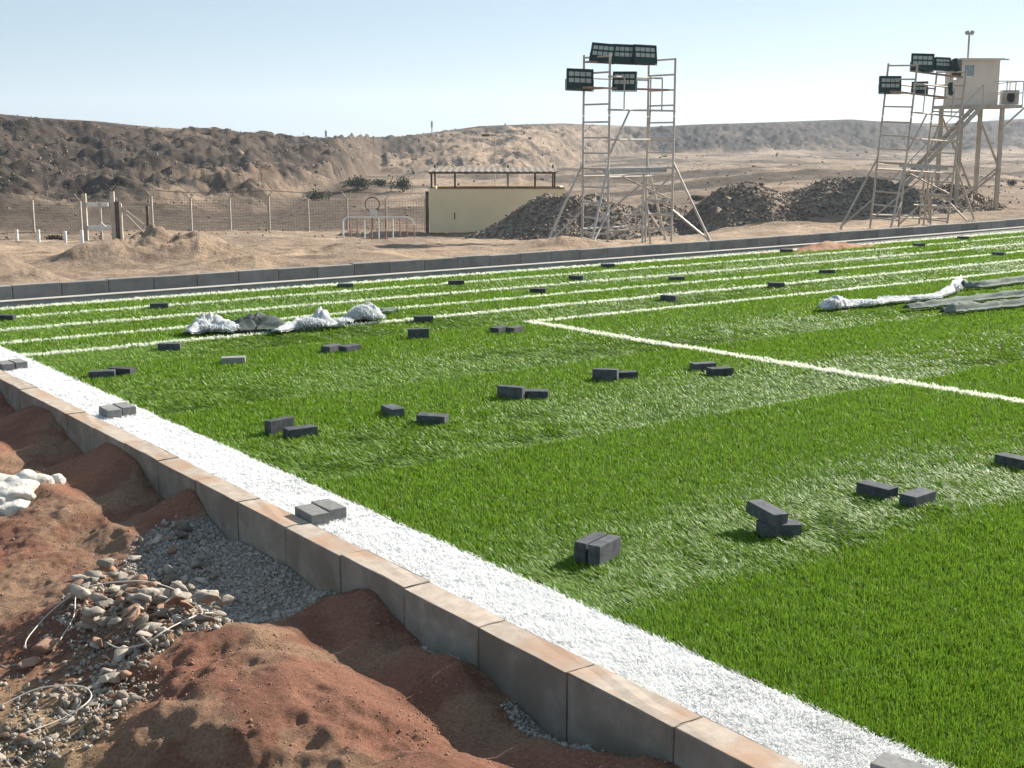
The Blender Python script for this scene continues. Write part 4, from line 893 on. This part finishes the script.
# ------------------------------------------------------------------ lamp pole and antennas
def pole(px_, Y_, ytop, label, kind):
    x = atZ(px_, Y_); g = float(ground_z(np.array([x]), np.array([Y_]))[0]); h = zrow(ytop, Y_) - g
    r = empty(kind, (x, Y_, g)); MB().tube((0, 0, -.2), (0, 0, h), .03 * Y_ / 70, 8, .02 * Y_ / 70).build('pole', M['post'], r)
    k = Y_ / 70
    if kind == 'street_lamp': mb = MB(); mb.tube((-.45 * k, 0, h), (.1, 0, h), .03); mb.box((-.5 * k, 0, h - .02), (.4 * k, .2 * k, .12 * k)); mb.build('lamp_head', M['darkwood'], r)
    else:
        mb = MB(); mb.box((0, 0, h - .2 * k), (.10 * k, .05 * k, .3 * k)); mb.build('antenna_panel', M['post'], r)
    setp(r, label, 'lamp' if kind == 'street_lamp' else 'mast')
pole(495, 78, 135, 'thin lamp pole rising behind the beige hut', 'street_lamp')
pole(326, 235, 130, 'small antenna mast on the skyline left of the hut', 'antenna_mast')
pole(432, 340, 121, 'thin tall mast on the skyline above the hut', 'antenna_mast')

# ------------------------------------------------------------------ perimeter fence
def fz(x, y): return float(ground_z(np.array([x]), np.array([y]))[0])
def fence(pa, pb, n, hgt, label, mesh=True):
    (ax, ay), (bx, by) = pa, pb; r = empty('wire_fence', (ax, ay, 0)); pts = []
    for i in range(n + 1):
        t = i / n; x, y = ax + (bx - ax) * t - ax, ay + (by - ay) * t - ay; g = fz(x + ax, y + ay); pts.append((x, y, g))
        mb = MB(); mb.box((x, y, g + hgt / 2 - .1), (.13, .13, hgt + .2)); mb.tube((x, y, g + hgt), (x - .3, y, g + hgt + .4), .03); mb.tube((x, y, g + hgt), (x + .3, y, g + hgt + .4), .03); mb.build('post', M['post'], r)
    mb = MB(); wr = .007
    for i in range(n):
        a_, b_ = Vector(pts[i]), Vector(pts[i + 1])
        for k in range(int(hgt / .16)):
            o_ = Vector((0, -.06, .08 + k * .16)); mb.tube(a_ + o_, b_ + o_, wr, 3)
        m_ = int((b_ - a_).length / .16)
        for k in range(m_): p = a_.lerp(b_, k / m_) + Vector((0, -.06, 0)); mb.tube(p, p + Vector((0, 0, hgt)), wr, 3)
        for s_ in (-.3, .3):
            o_ = Vector((s_ * .9, 0, hgt + .36)); mb.tube(a_ + o_, b_ + o_, .014, 3)
    mb.build('wire_mesh', M['wire'], r); setp(r, label, 'fence')
fence((atZ(148, 78), 78), (atZ(424, 78), 78), 7, 1.95, 'long wire mesh fence with Y topped posts left of the hut')
fence((atZ(-160, 80), 80), (atZ(76, 78), 78), 5, 1.95, 'wire mesh fence with Y topped posts left of the gate')
# low white posts
root = empty('post_and_wire_fence', (0, 0, 0)); pp = []
for px_ in (-80, -35, 10, 32, 59, 76):
    x = atZ(px_, 46); g = fz(x, 46); pp.append(Vector((x, 46, g))); MB().box((x, 46, g + .15), (.09, .09, .75)).build('post', M['white'], root)
mb = MB()
for a_, b_ in zip(pp[:-1], pp[1:]):
    for k in (.2, .42): mb.tube(a_ + Vector((0, 0, k)), b_ + Vector((0, 0, k)), .012, 4)
mb.build('wire', M['wire'], root); setp(root, 'low fence of short white posts and wire left of the gate', 'fence')
# timber gate
YG = 50.0; xg = atZ(82, YG); gg = fz(xg, YG); gr = empty('gateway', (xg, YG, gg)); setp(gr, 'weathered gateway of tall posts with a cross braced frame behind the sand mounds', 'gate')
sc1 = YG / FE
def gx(p): return (p - 82) * sc1
def gzz(p): return zrow(p, YG) - gg
for px_, top_, w_ in ((80.5, 193, .15), (109, 191, .15)): MB().box((gx(px_), 0, gzz(top_) / 2 - .15), (w_, .12, gzz(top_) + .3)).build('post', M['post'], gr)
MB().box((gx(113), .05, gzz(201) / 2 - .15), (.22, .2, gzz(201) + .3)).build('post', M['darkwood'], gr)
MB().box((gx(117), -.05, gzz(203) / 2 - .15), (.09, .1, gzz(203) + .3)).build('post', M['post'], gr)
MB().box((gx(91), 0, gzz(204)), (1.0, .06, .15)).build('rail', M['white'], gr); MB().box((gx(95), 0, gzz(227)), (1.2, .06, .14)).build('rail', M['white'], gr)
MB().box((gx(96), -.03, gzz(222)), (.10, .06, 1.5)).build('upright', M['post'], gr)
MB().box((gx(96.5), -.10, gzz(227)), (.24, .05, .34), Matrix.Rotation(R(45), 3, 'Y')).build('latch_plate', M['white'], gr)
MB().box((gx(130), 0, gzz(207)), (1.15, .06, .08)).build('rail', M['post'], gr); MB().box((gx(143.5), 0, gzz(218)), (.10, .08, .95)).build('upright', M['darkwood'], gr)
for (s_, e_) in (((117, 206), (147, 230)), ((117, 208), (150, 245))): MB().tube((gx(s_[0]), -.02, gzz(s_[1])), (gx(e_[0]), -.02, gzz(e_[1])), .035).build('brace', M['post'], gr)
mb = MB()
for s_ in (-1, 1):
    for px_, top_ in ((80.5, 193), (109, 191)): mb.tube((gx(px_), 0, gzz(top_)), (gx(px_) + s_ * .25, 0, gzz(top_) + .3), .022)
mb.build('wire_arm', M['darkwood'], gr)
# ring sign
YS = 77.; xs1 = atZ(371, YS); rs_ = empty('ring_sign', (xs1, YS, fz(xs1, YS))); ga = rs_.location.z
pr = [(math.cos(a / 24 * 6.2832) * .42, 0, zrow(204, YS) - ga + math.sin(a / 24 * 6.2832) * .42) for a in range(25)]
MB().path(pr, .035, 6).build('ring', M['darkwood'], rs_); MB().tube((0, 0, -.1), (0, 0, zrow(211, YS) - ga), .04).build('pole', M['darkwood'], rs_)
MB().box((.05, -.08, zrow(212, YS) - ga), (.42, .03, .34)).build('plate', M['white'], rs_); setp(rs_, 'small ring on a pole with a white plate by the fence', 'sign')
# crowd barrier
YC = 47.0; xb0 = atZ(377, YC); gb = fz(xb0, YC); bb = empty('crowd_barrier', (xb0, YC, gb)); k = YC / FE; setp(bb, 'rusty white arched crowd barrier standing on the sand', 'barrier')
hb = 25 * k; w2 = 36 * k
def arch(x0, x1, r_):
    pts = [(x0, 0, -.05), (x0, 0, hb - r_)]
    for a_ in range(1, 7): t = a_ / 6 * math.pi / 2; pts.append((x0 + r_ - r_ * math.cos(t), 0, hb - r_ + r_ * math.sin(t)))
    pts.append((x1, 0, hb)); return pts
MB().path(arch(-w2, -w2 + .52, .2), .032, 6).build('frame', M['white'], bb)
pts = [(-x, y, z) for x, y, z in arch(-w2, .75, .3)]; MB().path(pts[1:], .032, 6).build('frame', M['white'], bb)
for i in range(11):
    x = -w2 + .0 + i * (2 * w2) / 10; top_ = hb - (.02 if 0 < i < 10 else .3) - (.1 if i == 3 else 0)
    o = MB().tube((x, .0, -.1), (x, 0, top_ * .5), .028).tube((x, 0, top_ * .5), (x, 0, top_), .024).build('bar', M['rust'] if i % 2 == 0 or i in (1, 9) else M['white'], bb)
MB().tube((-w2, 0, .12), (w2, 0, .12), .02).build('bottom_rail', M['rust'], bb)

# ------------------------------------------------------------------ shrubs
def shrub(px_, Y_, w_, h_, m, label, n=900, seed=0):
    r = np.random.default_rng(seed); x = atZ(px_, Y_); g = fz(x, Y_); root = empty('shrub', (x, Y_, g)); k = Y_ / FE; W_, Hh = w_ * k / 2, h_ * k
    c_ = r.normal(0, .45, (9, 3)) * np.array([W_ * .9, W_ * .7, Hh * .22]) + np.array([0, 0, Hh * .5]); i = r.integers(0, 9, n)
    p = c_[i] + r.normal(0, 1, (n, 3)) * np.array([W_ * .26, W_ * .26, Hh * .17]); p[:, 2] = np.clip(p[:, 2], .02, Hh)
    scatter_leaf(p, r, W_, m, root)
    mb = MB()
    for j in range(6): q_ = c_[j]; mb.tube((0, 0, -.1), tuple(q_), W_ * .03, 5, W_ * .012)
    mb.build('stem', M['darkwood'], root); setp(root, label, 'shrub', 'desert shrubs'); return root
def scatter_leaf(p, r, W_, m, root):
    n = len(p); a = r.normal(size=(n, 3)); a /= np.linalg.norm(a, axis=1)[:, None]; b = np.cross(a, r.normal(size=(n, 3))); b /= np.linalg.norm(b, axis=1)[:, None]
    s_ = W_ * .09 * r.uniform(.6, 1.5, (n, 1)); v = np.stack([p - a * s_, p + b * s_ * .6, p + a * s_, p - b * s_ * .6], 1).reshape(-1, 3); i = np.arange(n)[:, None] * 4
    np_mesh('foliage', v, quads=i + np.array([[0, 1, 2, 3]]), m=m, parent=root)
for i, (a_) in enumerate([(357, 152, 24, 14, 'leaf', 'wide green shrub left of the hut, in front of the rocky bank'), (403, 150, 20, 16, 'leaf', 'round green shrub just left of the hut canopy'), (381, 158, 18, 8, 'leaf', 'low green shrub between the two bigger ones'), (313, 135, 20, 12, 'leaf', 'faint green shrub on the rocky bank left of the hut'),
                          (645, 95, 11, 8, 'leafd', 'dark dry bush on the sand right of the near scaffold'), (821, 92, 16, 11, 'leafd', 'largest dark bush above the rubble left of the leaning scaffold'), (833, 98, 9, 6, 'leafd', 'small dark bush beside the largest dark bush'), (845, 98, 10, 6, 'leafd', 'small dark bush right of the largest dark bush'), (1015, 110, 10, 7, 'leafd', 'dark bush on the plain at the right edge'), (48, 62, 20, 7, 'leafd', 'low dry brown bush left of the gateway'), (700, 110, 18, 6, 'leafd', 'low dark bush on the plain right of the near scaffold'), (560, 130, 14, 5, 'leafd', 'low dark bush behind the top of the hut')]):
    shrub(a_[0], a_[1], a_[2], a_[3], M[a_[4]], a_[5], 900, i)
